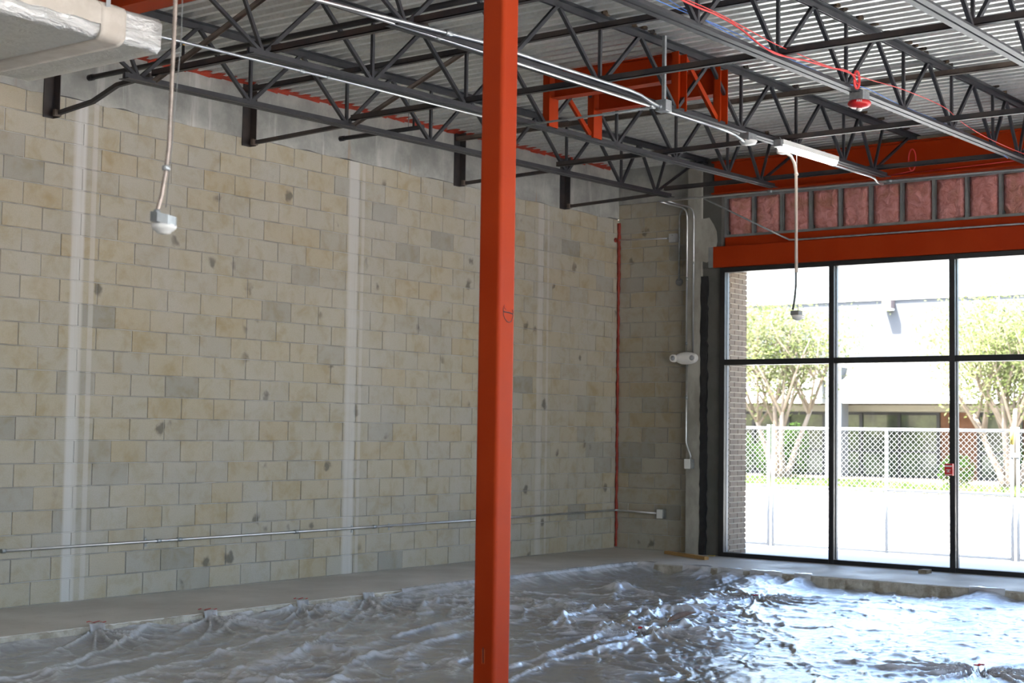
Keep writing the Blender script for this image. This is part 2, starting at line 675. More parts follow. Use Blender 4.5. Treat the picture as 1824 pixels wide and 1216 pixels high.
def leaf_mat(name, c1, c2):
    t = NT(name)
    p = t.pos()
    col = t.mix(t.ramp(t.noise(p, 1.6, 3), 0.35, 0.65), c1, c2)
    df = t.n('ShaderNodeBsdfDiffuse')
    tl = t.n('ShaderNodeBsdfTranslucent')
    t.l(col, df.inputs[0])
    t.l(col, tl.inputs[0])
    mx = t.n('ShaderNodeMixShader')
    mx.inputs[0].default_value = 0.4
    t.l(df.outputs[0], mx.inputs[1])
    t.l(tl.outputs[0], mx.inputs[2])
    t.l(mx.outputs[0], t.out.inputs[0])


leaf_mat('leaf_light', (0.125, 0.155, 0.050), (0.21, 0.225, 0.11))
leaf_mat('leaf_dark', (0.025, 0.06, 0.014), (0.05, 0.09, 0.022))

# ================================================================== THE SETTING
# ---- floor slab with a recess
REC_Y, REC_X = -1.47, -1.76
REC_X0, REC_Y0 = -14.2, -12.4
XL, XR, YB, YF = -20.5, 0.03, 0.0, -14.5
fm = MB()
fm.box(XL - .3, 0.45, REC_Y, 0.25, -0.40, 0)
fm.box(REC_X, 0.0, YF - .3, REC_Y, -0.40, 0)
fm.box(XL - .3, REC_X0, YF - .3, REC_Y, -0.40, 0)
fm.box(REC_X0, REC_X, YF - .3, REC_Y0, -0.40, 0)
fm.box(REC_X0, REC_X, REC_Y0, REC_Y, -0.42, -0.40)
floor = obj('floor', fm, 'slab', kind='structure')


def chip_edge(name, pts, nrm):
    """Broken, paler concrete lip along the cut edge of the slab."""
    mb = MB()
    n = len(pts)
    vs = []
    for i, (x, y) in enumerate(pts):
        a = random.uniform(0.004, 0.035)
        b = random.uniform(0.005, 0.018)
        vs += [(x - nrm[0] * a, y - nrm[1] * a, 0.003), (x + nrm[0] * b, y + nrm[1] * b, -0.006 - random.uniform(0, .012)),
               (x + nrm[0] * random.uniform(0.004, 0.02), y + nrm[1] * random.uniform(0.004, 0.02), -0.07), (x + nrm[0] * random.uniform(0.0, 0.03), y + nrm[1] * random.uniform(0.0, 0.03), -0.17)]
    fs = []
    for i in range(n - 1):
        for k in range(3):
            fs.append((i * 4 + k, (i + 1) * 4 + k, (i + 1) * 4 + k + 1, i * 4 + k + 1))
    mb.add(vs, fs)
    return obj(name, mb, 'slab_edge', floor)


chip_edge('cut_edge', [(x, REC_Y) for x in np.arange(-13.5, REC_X + .01, 0.05)], (0, -1))
chip_edge('cut_edge', [(REC_X, y) for y in np.arange(-12.0, REC_Y + .01, 0.05)], (-1, 0))


# ---- value noise for the ground and the film
TAB = RNG.random((256, 256))


def vn(x, y):
    xi, yi = np.floor(x).astype(int), np.floor(y).astype(int)
    fx, fy = x - xi, y - yi
    fx = fx * fx * fx * (fx * (fx * 6 - 15) + 10)
    fy = fy * fy * fy * (fy * (fy * 6 - 15) + 10)
    a, b = TAB[xi % 256, yi % 256], TAB[(xi + 1) % 256, yi % 256]
    c, d = TAB[xi % 256, (yi + 1) % 256], TAB[(xi + 1) % 256, (yi + 1) % 256]
    return (a * (1 - fx) + b * fx) * (1 - fy) + (c * (1 - fx) + d * fx) * fy


def fbm(x, y, o=4):
    s, a, t = 0, 0.5, 0
    for i in range(o):
        s = s + a * vn(x * 2 ** i + 17.3 * i, y * 2 ** i + 9.1 * i)
        t += a
        a *= 0.5
    return s / t


def ridge(x, y):
    return 1 - np.abs(2 * vn(x, y) - 1)


def grid_mesh(name, X, Y, Z, keep=None, smooth=True, attr=None):
    nx, ny = X.shape
    idx = np.arange(nx * ny).reshape(nx, ny)
    q = np.stack([idx[:-1, :-1], idx[1:, :-1], idx[1:, 1:], idx[:-1, 1:]], -1).reshape(-1, 4)
    if keep is not None:
        k = keep.reshape(-1)
        q = q[k[q].all(1)]
    used = np.unique(q)
    remap = -np.ones(nx * ny, int)
    remap[used] = np.arange(len(used))
    co = np.stack([X, Y, Z], -1).reshape(-1, 3)[used]
    q = remap[q]
    me = bpy.data.meshes.new(name)
    me.vertices.add(len(co))
    me.vertices.foreach_set('co', co.astype(np.float32).ravel())
    me.loops.add(len(q) * 4)
    me.loops.foreach_set('vertex_index', q.astype(np.int32).ravel())
    me.polygons.add(len(q))
    me.polygons.foreach_set('loop_start', np.arange(0, len(q) * 4, 4, dtype=np.int32))
    me.polygons.foreach_set('loop_total', np.full(len(q), 4, np.int32))
    me.polygons.foreach_set('use_smooth', np.full(len(q), smooth))
    me.update()
    if attr is not None:
        at_ = me.attributes.new('whitening', 'FLOAT', 'POINT')
        at_.data.foreach_set('value', attr.reshape(-1)[used].astype(np.float32))
    me.validate()
    return me


gx, gy = np.meshgrid(np.arange(REC_X0 + .01, REC_X, 0.12), np.arange(REC_Y0 + .01, REC_Y, 0.12), indexing='ij')
gz = -0.175 + 0.03 * fbm(gx * 1.3, gy * 1.3)
obj('soil_bed', grid_mesh('soil_bed', gx, gy, gz), 'soil', label='brown sandy soil filling the recessed floor under the plastic', cat='soil', kind='stuff')

# ---- left wall: concrete block, bond beam, firestop
H, B = 0.2032, 0.4064
wl = MB()
wl.box(XL, 0.42, 0.008, 0.20, 0, 4.47)
wall_left = obj('wall_left', wl, 'mortar', kind='structure')


def block_mesh(name, length, ax):
    """Chamfered block face; ax 0: wall along x facing -y, ax 1: wall along y facing -x."""
    b, d, g = 0.004, 0.014, 0.0045
    l2, h2 = length / 2 - g, H / 2 - g
    q = []
    for (l, h, dd) in ((l2, h2, d), (l2, h2, b), (l2 - b, h2 - b, 0)):
        for i, j in ((-1, -1), (1, -1), (1, 1), (-1, 1)):
            q.append((i * l, dd, j * h) if ax == 0 else (dd, i * l, j * h))
    f = [(8, 9, 10, 11)]
    for r in (0, 4):
        for k in range(4):
            f.append((r + k, r + (k + 1) % 4, r + 4 + (k + 1) % 4, r + 4 + k))
    mb = MB().add(q, f)
    me = mb.mesh(name)
    return me, mb


def block_list(joint, lo, hi, courses):
    out = []
    for r in range(courses):
        off = joint + (0.0 if r % 2 == 0 else -B / 2)
        k0 = math.floor((lo - off) / B)
        x = off + k0 * B
        while x < hi - 1e-6:
            a, b = max(x, lo), min(x + B, hi)
            if b - a > 0.05:
                out.append((a, b, r))
            x += B
    return out


MESHES = {}


def shared_block(length, ax, mat):
    key = (round(length, 3), ax)
    if key not in MESHES:
        me, _ = block_mesh('concrete_block', length, ax)
        me.materials.append(MAT[mat])
        MESHES[key] = me
    return MESHES[key]


bl = block_list(-0.299, -13.0, 0.02, 22)
near = sorted([b for b in bl if b[0] > -10.05], key=lambda b: b[0])[:300]
nearset = set(near)
for a, b, r in near:
    o = bpy.data.objects.new('concrete_block', shared_block(b - a, 0, 'block_left'))
    COL.objects.link(o)
    o.parent = wall_left
    o.location = ((a + b) / 2, random.uniform(-0.0025, 0.0015), (r + .5) * H)
    o.rotation_euler = (random.uniform(-.006, .006), 0, random.uniform(-.004, .004))
rest = MB()
for a, b, r in bl:
    if (a, b, r) in nearset:
        continue
    _, mb = block_mesh('x', b - a, 0)
    dy = random.uniform(-0.0025, 0.0015)
    rest.add([(p[0] + (a + b) / 2, p[1] + dy, p[2] + (r + .5) * H) for p in mb.v], mb.f)
for nm in [m_ for m_ in bpy.data.meshes if m_.users == 0]:
    bpy.data.meshes.remove(nm)
obj('concrete_blocks_beyond', rest, 'block_left', wall_left, kind='stuff')
bb = MB()
seam = np.append(np.arange(-13.0, -0.05, 0.2), 0.06)
vs, fs = [], []
for x in seam:
    e = random.uniform(-0.02, 0.012)
    vs += [(x, -0.006, 4.47 + e), (x, -0.006, zd(x) + .03), (x, 0.2, zd(x) + .03), (x, 0.2, 4.47 + e)]
for i in range(len(seam) - 1):
    for k in range(4):
        fs.append((i * 4 + k, (i + 1) * 4 + k, (i + 1) * 4 + (k + 1) % 4, i * 4 + (k + 1) % 4))
bb.add(vs, fs)
bb.slope_box(XL, -13.0, -0.006, 0.2, lambda x: 4.47, lambda x: zd(x) + .03)
obj('bond_beam', bb, 'bond_concrete', wall_left)

PITCH = 0.1524
fsx = np.arange(-9.9, -0.15, PITCH)
fire = MB()
for i, x in enumerate(fsx):
    # a daub filling each deck flute, feathered along the flute away from the wall
    y1 = -random.uniform(0.08, 0.20)
    lo = random.uniform(0.010, 0.030)
    w = PITCH * 0.5
    z = zd(x)
    p = [(x - w * 1.05, -0.012, z - lo), (x + w * 1.05, -0.012, z - lo + random.uniform(-.012, .012)), (x + w, -0.035, z - lo * .4), (x - w, -0.035, z - lo * .4),
         (x - w * .7, y1 * .6, z + 0.012), (x + w * .7, y1, z + 0.012), (x + w * .6, -0.002, z + .036), (x - w * .6, -0.002, z + .036)]
    fire.add(p, [(0, 1, 2, 3), (3, 2, 5, 4), (0, 3, 4, 7), (1, 6, 5, 2), (4, 5, 6, 7)])
obj('firestop_sealant', fire, 'sealant_red', wall_left)
cs = MB()
pts, rad = [], []
for z in np.arange(0.02, 4.43, 0.05):
    pts.append((0.012 + random.uniform(-.004, .004), -0.022 + random.uniform(-.004, .004), z))
    rad.append(random.uniform(0.013, 0.022) + (0.006 if z > 3.5 else 0))
cs.tube(pts, rad, 7)
cs.lathe([(0.004, -0.02), (0.035, -0.012), (0.03, 0.0), (0.006, 0.004)], (-0.06, -0.004, 4.18), 'y', 9)
obj('corner_sealant', cs, 'corner_sealant', wall_left)

# ---- far wall: short block return, concrete pilaster, jamb
WX = 0.03
wf = MB()
wf.box(WX + .008, 0.42, -1.30, 0.0, 0, 23 * H)
wall_far = obj('wall_far', wf, 'mortar', kind='structure')
for a, b, r in block_list(-0.2038 - 1 * B, -1.26, 0.0, 23):
    o = bpy.data.objects.new('concrete_block', shared_block(b - a, 1, 'block_far'))
    COL.objects.link(o)
    o.parent = wall_far
    o.location = (WX + random.uniform(-.002, .002), (a + b) / 2, (r + .5) * H)
obj('bond_beam', MB().box(WX - .006, 0.42, -1.30, 0.0, 23 * H, 5.16), 'bond_concrete', wall_far)
pl = MB()
pl.bevbox(-0.175, 0.40, -1.425, -1.205, 0, 5.14, 0.012)
obj('pilaster', pl, 'pilaster_concrete', wall_far)
obj('jamb_panel', MB().box(-0.140, 0.0, -1.71, -1.42, 0, 3.70).box(-0.15, 0.40, -1.70, -1.42, 3.70, 5.13), 'jamb_grey', wall_far)
st = MB()
vs, fs = [], []
zz = np.arange(0.0, 3.63, 0.06)
for z in zz:
    a, b = -1.415 + random.uniform(-.008, .008), -1.505 + random.uniform(-.012, .012)
    vs += [(-0.181, a, z), (-0.181, b, z), (-0.13, b, z)]
for i in range(len(zz) - 1):
    fs += [(i * 3, i * 3 + 1, i * 3 + 4, i * 3 + 3), (i * 3 + 1, i * 3 + 2, i * 3 + 5, i * 3 + 4)]
st.add(vs, fs)
obj('black_sealant_strip', st, 'black_mastic', wall_far)
sm = MB()                     # plaster patch over the beam pocket
vs = [(-0.182, -1.40, 3.75)]
for k in range(15):
    a = 2 * math.pi * k / 15
    vs.append((-0.1815, -1.46 + 0.20 * math.sin(a) * random.uniform(.9, 1.05), 4.08 + 0.30 * math.cos(a) * random.uniform(.9, 1.05)))
vs[0] = (-0.19, -1.46, 4.08)
sm.add(vs, [(0, 1 + k, 1 + (k + 1) % 15) for k in range(15)])
vs2 = [(p[0] + .05, p[1], p[2]) for p in vs]
sm.add(vs2, [(0, 1 + (k + 1) % 15, 1 + k) for k in range(15)])
obj('plaster_patch', sm, 'pilaster_concrete', wall_far)

# ---- remaining walls of the shell (right and rear) with their glazed openings
wr = MB()
ops = [(-18.8, -13.6), (-13.0, -7.8), (-7.2, -2.0)]
edges = [XL] + [e for p in ops for e in p] + [0.42]
for i in range(0, len(edges), 2):
    wr.box(edges[i], edges[i + 1], YF - .25, YF, 0, 4.3)
wr.slope_box(XL, 0.42, YF - .25, YF, lambda x: 4.3, lambda x: zd(x) + .03)
wall_right = obj('wall_right', wr, 'dry_wall', kind='structure')
wb = MB().box(XL - .25, XL, YF - .25, 0.2, 0, 4.80)
obj('wall_rear', wb, 'dry_wall', kind='structure')

# ---- ceiling: ribbed steel deck (ribs run away from the left wall)
dk = MB()
prof = []
x = XL - .2
while x < 0.45:
    for dx, dz in ((0.0, 0.0), (0.045, 0.0), (0.058, 0.038), (0.139, 0.038)):
        prof.append((x + dx, zd(x) + dz))
    x += PITCH
vs, fs = [], []
ys_ = np.linspace(YF - .25, 0.10, 8)
for (x, z) in prof:
    for y in ys_:
        vs.append((x, y, z))
n8 = len(ys_)
for i in range(len(prof) - 1):
    for k in range(n8 - 1):
        fs.append((i * n8 + k, (i + 1) * n8 + k, (i + 1) * n8 + k + 1, i * n8 + k + 1))
dk.add(vs, fs)
dk.slope_box(XL - .3, 0.46, YF - .3, 0.3, lambda x: zd(x) + .05, lambda x: zd(x) + .22)
obj('ceiling', dk, 'galv_deck', kind='structure')

# ---- window wall (storefront glazing)
WXF, WXB = -0.185, -0.06
win = thing('window_1', (-0.12, -1.70, 0), None, None, kind='structure')
MUL = [-1.735, -3.250, -4.765, -6.28, -7.80, -9.32, -10.84, -12.36]
ZT, ZH = 2.475, 3.695


def frame_bar(name, y0, y1, z0, z1):
    return obj(name, MB().bevbox(WXF, WXB, min(y0, y1), max(y0, y1), z0, z1, 0.004), 'black_frame', win)


for i, y in enumerate(MUL):
    w = 0.037 if i in (0, len(MUL) - 1) else 0.033
    frame_bar('mullion', y - w, y + w, 0, ZH)
for i in range(len(MUL) - 1):
    a, b = MUL[i] - .035, MUL[i + 1] + .035
    frame_bar('sill', a, b, 0, 0.055)
    frame_bar('transom', a, b, ZT - .036, ZT + .036)
    frame_bar('head', a, b, ZH - .06, ZH)
    for z0, z1 in ((0.055, ZT - .036), (ZT + .036, ZH - .06)):
        obj('pane', MB().box(-0.125, -0.118, b, a, z0, z1), 'window_glass', win)
    for yy in (a, b):               # satin glazing stops beside the panes
        obj('glazing_stop', MB().box(-0.118, -0.07, yy - .006, yy + .006, 0.055, ZT - .036).box(-0.118, -0.07, yy - .006, yy + .006, ZT + .036, ZH - .06), 'frame_side', win)
for k, (a, b) in enumerate(ops):    # the glazing of the right wall
    w2 = thing('window_%d' % (k + 2), ((a + b) / 2, YF - .1, 0), None, None, kind='structure')
    n = 4
    for j in range(n + 1):
        xx = a + .03 + (b - a - .06) * j / n
        obj('mullion', MB().box(xx - .03, xx + .03, YF - .16, YF - .04, 0, 4.3), 'black_frame', w2)
    obj('transom', MB().box(a, b, YF - .16, YF - .04, ZT - .036, ZT + .036), 'black_frame', w2)

# ================================================================== STRUCTURAL STEEL
CX, CY = -10.45, -5.955
colm = thing('steel_column', (CX, CY, -0.17), 'orange painted square steel column standing in the foreground', 'column')
cb = MB()
h, r = 0.0762, 0.020
ring = []
for (sx, sy, a0) in ((1, 1, 0), (-1, 1, 90), (-1, -1, 180), (1, -1, 270)):
    for k in range(5):
        a = math.radians(a0 + 90 * k / 4)
        ring.append((CX + sx * (h - r) + r * math.cos(a), CY + sy * (h - r) + r * math.sin(a)))
n = len(ring)
vs = [(x, y, z) for z in (-0.16, 4.49) for x, y in ring]
cb.add(vs, [(k, (k + 1) % n, n + (k + 1) % n, n + k) for k in range(n)], False)
obj('shaft', cb, 'orange_steel', colm)
obj('base_plate', MB().box(CX - .15, CX + .15, CY - .15, CY + .15, -0.17, -0.15), 'orange_steel', colm)
FYc = CY - h - 0.0006


def stroke(name, px, plane, val, r_, mat):
    pts = [at(u, v, plane, val) for u, v in px]
    obj(name, MB().tube(pts, r_, 5), mat, colm)


stroke('marker_letter', [(896.5, 548), (897, 560), (899, 567), (903, 572.5), (907, 574), (911, 571.5), (913.2, 565), (913.8, 556), (912.4, 551)], 'y', FYc, 0.0024, 'marker')
stroke('marker_letter', [(897, 555), (901, 555.6), (906, 556.4), (910, 557.6), (913.2, 559.2)], 'y', FYc, 0.0034, 'marker')
stroke('marker_tick', [(899.4, 543), (897.3, 546), (899.5, 549), (902, 551.5)], 'y', FYc, 0.0022, 'marker_red')
FXc = CX - h - 0.0006
stroke('marker_digit', [(860.6, 1153), (860.3, 1162), (860.5, 1172), (860.8, 1180)], 'x', FXc, 0.0022, 'marker')
stroke('chalk_line', [(858.6, 1156), (858.4, 1182), (862.6, 1182), (862.9, 1156)], 'x', FXc, 0.0010, 'chalk_pale')


def ibeam(mb, c, half, z0, z1, tf, tw, y0, y1):
    mb.box(c - half, c + half, y0, y1, z0, z0 + tf)
    mb.box(c - half, c + half, y0, y1, z1 - tf, z1)
    mb.box(c - tw / 2, c + tw / 2, y0, y1, z0 + tf, z1 - tf)
    return mb


gd = ibeam(MB(), -10.45, 0.095, 4.50, 4.875, 0.016, 0.010, -14.4, -0.02)
obj('steel_girder', gd, 'orange_steel', base=(-10.45, -8, 4.5), label='orange steel girder over the column at the upper left, above the foil duct', cat='beam')

eb = ibeam(MB(), -0.20, 0.085, 4.645, 5.07, 0.018, 0.010, -14.4, -1.62)
obj('edge_beam', eb, 'orange_steel', base=(-0.2, -8, 4.645), label='deep orange steel beam carrying the joist ends above the pink insulation', cat='beam')
lb = thing('window_lintel', (-0.19, -1.53, 3.70), 'orange steel lintel directly above the black window frames', 'beam')
obj('face_channel', MB().bevbox(-0.192, -0.02, -14.4, -1.60, 3.703, 3.975, 0.006), 'orange_steel', lb)
obj('bare_end', MB().bevbox(-0.190, -0.02, -1.60, -1.53, 3.703, 3.975, 0.006), 'galv_dull', lb)
obj('upper_plate', MB().box(-0.085, -0.02, -14.4, -1.72, 3.975, 4.10), 'orange_steel', lb)

# ---- open-web joists
BN = [-9.40, -8.18, -6.95, -5.72, -4.50, -3.32, -2.17, -1.37]
JY = {1: -1.45, 2: -2.89, 3: -4.31, 4: -5.94, 5: -7.45}
JL = {1: 'dark steel open-web roof joist nearest the block wall',
      2: 'dark open-web joist carrying the two left orange posts on its bottom chord',
      3: 'dark open-web joist with the lit strip light and bright conduits beneath',
      4: 'dark open-web joist that the red fire alarm hangs from',
      5: 'dark open-web joist crossing the upper right corner of the picture'}


def angle_pair(mb, y, x0, x1, z0f, leg, flip):
    t, g = 0.006, 0.009
    for sgn in (-1, 1):
        ya, yb = y + sgn * g, y + sgn * (g + t)
        yl = y + sgn * (g + leg)
        mb.slope_box(x0, x1, min(ya, yb), max(ya, yb), z0f, lambda x: z0f(x) + leg)
        if flip:
            mb.slope_box(x0, x1, min(yb, yl), max(yb, yl), lambda x: z0f(x) + leg - t, lambda x: z0f(x) + leg)
        else:
            mb.slope_box(x0, x1, min(yb, yl), max(yb, yl), z0f, lambda x: z0f(x) + t)


for k, y in JY.items():
    j = thing('roof_joist', (-10.3, y, zb(-10.3)), JL[k], 'joist', 'open-web roof joists')
    mb = MB()
    angle_pair(mb, y, -9.55, -1.02, zb, 0.052, False)
    obj('bottom_chord', mb, 'joist_primer', j)
    mb = MB()
    angle_pair(mb, y, -10.50, -0.13, lambda x: zd(x) - .058, 0.056, True)
    obj('top_chord', mb, 'joist_primer', j)
    for xs in (-10.45, -0.20):
        zt_ = zd(xs) - .058
        zl_ = 4.878 if xs < -5 else 5.073
        if zt_ - zl_ > 0.003:
            obj('seat', MB().box(xs - .09, xs + .09, y - .05, y + .05, zl_, zt_), 'joist_primer', j)

    if k in (2, 3, 4):              # tar and rust drips where the deck is welded down
        tb = MB()
        for x_ in np.arange(-9.6, -0.6, PITCH):
            if random.random() < (.35 if k == 2 else .8):
                sx, sy, sz = random.uniform(.03, .07), random.uniform(.02, .05), random.uniform(.010, .026)
                yc = y + random.choice((-1, 1, 1)) * random.uniform(.055, .085)
                tb.lathe([(.3, -1), (.8, -.75), (1, -.2), (.8, .5), (.3, 1)], (0, 0, 0), 'z', 7, False)
                for q in range(len(tb.v) - 35, len(tb.v)):
                    a_ = tb.v[q]
                    tb.v[q] = (x_ + .02 + a_[0] * sx + random.uniform(-.006, .006), yc + a_[1] * sy, zd(x_) + .012 + a_[2] * sz)
        obj('tar_residue', tb, 'tar', j, kind='stuff')

    def web(xa, xb, w=0.030):
        a = (xa, y, zb(xa) + .045)
        b = (xb, y, zd(xb) - .05)
        obj('web_bar', MB().bar(a, b, w, w, (0, 1, 0)), 'joist_primer', j)

    for i, xn in enumerate(BN):
        if i < len(BN) - 1:
            mid = (xn + BN[i + 1]) / 2
            web(xn + .02, mid - .015)
            web(BN[i + 1] - .02, mid + .015)
        if 0 < i < len(BN) - 1:
            web(xn, xn, 0.026)
    web(BN[0] - .01, BN[0] - .28, 0.026)
    web(BN[0] - .03, -10.32, 0.026)
    web(BN[-1] + .01, BN[-1] + .26, 0.026)
    web(BN[-1] + .03, -0.34, 0.026)


# ---- bridging between the joists
def angle_line(name, x, y0, y1, z, label, mat='bridge_dark', leg=0.05):
    t = 0.006
    mb = MB().box(x, x + t, y1, y0, z, z + leg).box(x, x + leg, y1, y0, z, z + t)
    return obj(name, mb, mat, base=(x, (y0 + y1) / 2, z), label=label, cat='bridging', group='joist bridging')


angle_line('bridging_angle', -9.33, -1.52, -6.2, zb(-9.33) + .054, 'dark bridging angle across joists by the near ends, right of the duct')
angle_line('bridging_angle', -6.97, -1.52, -9.2, zb(-6.97) + .054, 'long dark lower bridging angle passing in front of the orange roof frame')
angle_line('bridging_angle', -3.62, -1.52, -9.2, zb(-3.62) + .054, 'dark lower bridging angle passing just above the strip light', 'bridge_dark')
angle_line('bridging_angle', -1.30, -1.52, -9.2, zb(-1.30) + .054, 'dark bridging angle at the joist ends in front of the deep orange beam')
angle_line('bridging_angle', -6.99, -0.05, -9.2, zd(-6.99) - .112, 'dark upper bridging angle under the deck behind the orange column', 'bridge_dark')
angle_line('bridging_angle', -3.60, -0.05, -9.2, zd(-3.60) - .112, 'brown rusty upper bridging angle under the deck right of the roof frame', 'joist_rusty')
for x, nm in ((-9.30, 'brown diagonal bridging bar nearest the duct, between the first two joists'), (-6.93, 'brown diagonal bridging bar beside the orange column, between the first two joists')):
    obj('bridging_diagonal', MB().bar((x, -1.52, zb(x) + .02), (x, -2.82, zd(x) - .09), 0.006, 0.05, (1, 0, 0)).bar((x + .02, -1.52, zb(x) + .02), (x + .02, -2.82, zd(x) - .09), 0.04, 0.006, (1, 0, 0)),
        'joist_rusty', base=(x, -1.5, zb(x)), label=nm, cat='bridging', group='diagonal bridging')

# ---- wall brackets with braces to the first joist
for x, zlo, zb1, nm in ((-9.22, 4.25, 4.345, 'dark steel wall bracket with a bent brace below the foil duct'),
                        (-6.88, 4.375, 4.41, 'dark steel wall bracket with a brace between the two white lime runs'),
                        (-3.52, 4.44, 4.47, 'dark steel wall bracket just left of the orange column on the concrete band'),
                        (-1.34, 4.445, 4.49, 'dark steel wall bracket nearest the far corner of the room')):
    t = thing('wall_bracket', (x, -0.03, zlo), nm, 'bracket', 'joist wall brackets')
    hb = zd(x) - .002
    obj('bracket_angle', MB().box(x - .055, x + .055, -0.016, -0.008, zlo, hb).box(x + .047, x + .055, -0.10, -0.012, zlo, hb), 'bridge_dark', t)
    p0 = (x + .03, -0.06, zlo + .03)
    if x < -9:
        pts = [p0, (x + .02, -.60, zlo + .075), (x, -.95, zlo + .17), (x - .01, -1.40, zlo + .19)]
    else:
        pts = [p0, (x + .01, -1.42, zb1 + .03)]
    bm_ = MB()
    for a, b in zip(pts[:-1], pts[1:]):
        bm_.bar(a, b, 0.036, 0.036)
    obj('brace', bm_, 'bridge_dark', t)
    obj('clip_plate', MB().box(x - .02, x + .05, -0.13, -0.10, zlo + .005, zlo + .06), 'joist_rusty', t)

# ---- orange frame for a rooftop unit, standing on two joists
fr = thing('roof_unit_frame', (-5.25, -3.6, zb(-5.25)), 'orange steel frame with posts hung between two joists under the deck', 'steel frame')
for x in (-5.66, -4.90):
    for y in (JY[2], JY[3]):
        mb = MB()
        z0, z1 = zb(x) + .03, zd(x) - .06
        s_ = -1 if y == JY[3] else 1
        mb.box(x - .075, x + .075, y - .035 * s_ - .004, y - .035 * s_ + .004, z0, z1)
        mb.box(x - .075, x - .067, y - .035, y + .035, z0, z1).box(x + .067, x + .075, y - .035, y + .035, z0, z1)
        obj('post', mb, 'orange_steel', fr)
for x in (-5.66, -4.90):
    z1 = zd(x) - .062
    mb = MB().box(x - .004, x + .004, JY[3] + .05, JY[2] - .05, z1 - .24, z1)
    mb.box(x - .06, x + .06, JY[3] + .05, JY[2] - .05, z1 - .248, z1 - .24).box(x - .06, x + .06, JY[3] + .05, JY[2] - .05, z1 - .008, z1)
    obj('cross_beam', mb, 'orange_steel', fr)
for y in (JY[2], JY[3]):
    a, b = (-5.58, y - .01, zd(-5.58) - .08), (-4.98, y - .01, zb(-4.98) + .06)
    obj('brace', MB().bar(a, b, 0.05, 0.007, (0, 1, 0)).bar((a[0], a[1] + .02, a[2]), (b[0], b[1] + .02, b[2]), 0.007, 0.045, (0, 1, 0)), 'orange_steel', fr)

# ================================================================== PARTITION WITH PINK INSULATION
pt = thing('stud_partition', (-0.04, -1.70, 4.10), 'steel stud infill with pink fibreglass batts above the window lintel', 'partition')
obj('bottom_track', MB().box(-0.072, -0.01, -12.4, -1.70, 4.102, 4.106).box(-0.072, -0.069, -12.4, -1.70, 4.102, 4.135), 'galv_dull', pt)
obj('top_track', MB().box(-0.072, -0.01, -12.4, -1.70, 4.636, 4.64).box(-0.072, -0.069, -12.4, -1.70, 4.605, 4.64), 'galv_dull', pt)
SY = [-1.715 - 0.3985 * k for k in range(27)]
for y in SY:
    obj('stud', MB().box(-0.066, -0.062, y - .02, y + .02, 4.107, 4.635).box(-0.066, -0.01, y - .02, y - .016, 4.107, 4.635), 'galv_dull', pt)
for i in range(len(SY) - 1):
    a, b = SY[i] - .022, SY[i + 1] + .022
    Y, Z = np.meshgrid(np.linspace(b, a, 14), np.linspace(4.112, 4.63, 18), indexing='ij')
    e = np.minimum(np.minimum(Y - b, a - Y) / .06, np.minimum(Z - 4.112, 4.63 - Z) / .06).clip(0, 1)
    X = -0.015 - 0.05 * np.sqrt(e) - 0.035 * (fbm(Y * 9 + i * 3, Z * 9) - .5) * e
    if i in (0, 3, 9):
        X = X + 0.03 * (Z < 4.2) * (Y > a - .06)
    obj('insulation_batt', grid_mesh('insulation_batt', X, Y, Z), 'pink_fibre', pt)
obj('backing_board', MB().box(-0.008, 0.0, -12.4, -1.70, 4.10, 4.64), 'jamb_grey', pt)

# ================================================================== DUCT
DZ0, DZ1 = 3.70, 3.905
du = thing('air_duct', (-13.6, -3.73, DZ0), 'foil-wrapped flat air duct hanging in the upper left corner', 'duct')
DX1, DX0, DYa, DYb = -11.60, -16.5, -4.38, -3.10


def rrect(y0, y1, z0, z1, r_, k=5):
    out = []
    for cy_, cz_, a0 in ((y1 - r_, z1 - r_, 0), (y0 + r_, z1 - r_, 90), (y0 + r_, z0 + r_, 180), (y1 - r_, z0 + r_, 270)):
        for q in range(k):
            a = math.radians(a0 + 90 * q / (k - 1))
            out.append((cy_ + r_ * math.cos(a), cz_ + r_ * math.sin(a)))
    return out


def loft(x0, x1, nx, grow, r_, jit):
    rg = rrect(DYa - grow, DYb + grow, DZ0 - grow, DZ1 + grow, r_)
    vs, fs = [], []
    n_ = len(rg)
    cs_ = [(y, z) for y, z in rg]
    for i in range(nx + 1):
        x_ = x0 + (x1 - x0) * i / nx
        for (y, z) in cs_:
            vs.append((x_, y + random.uniform(-jit, jit), z + random.uniform(-jit, jit)))
    for i in range(nx):
        for k in range(n_):
            fs.append((i * n_ + k, i * n_ + (k + 1) % n_, (i + 1) * n_ + (k + 1) % n_, (i + 1) * n_ + k))
    mb = MB().add(vs, fs, True)
    mb.f += [tuple(range(n_)), tuple(nx * n_ + k for k in range(n_))]
    mb.sm += [False, False]
    return mb


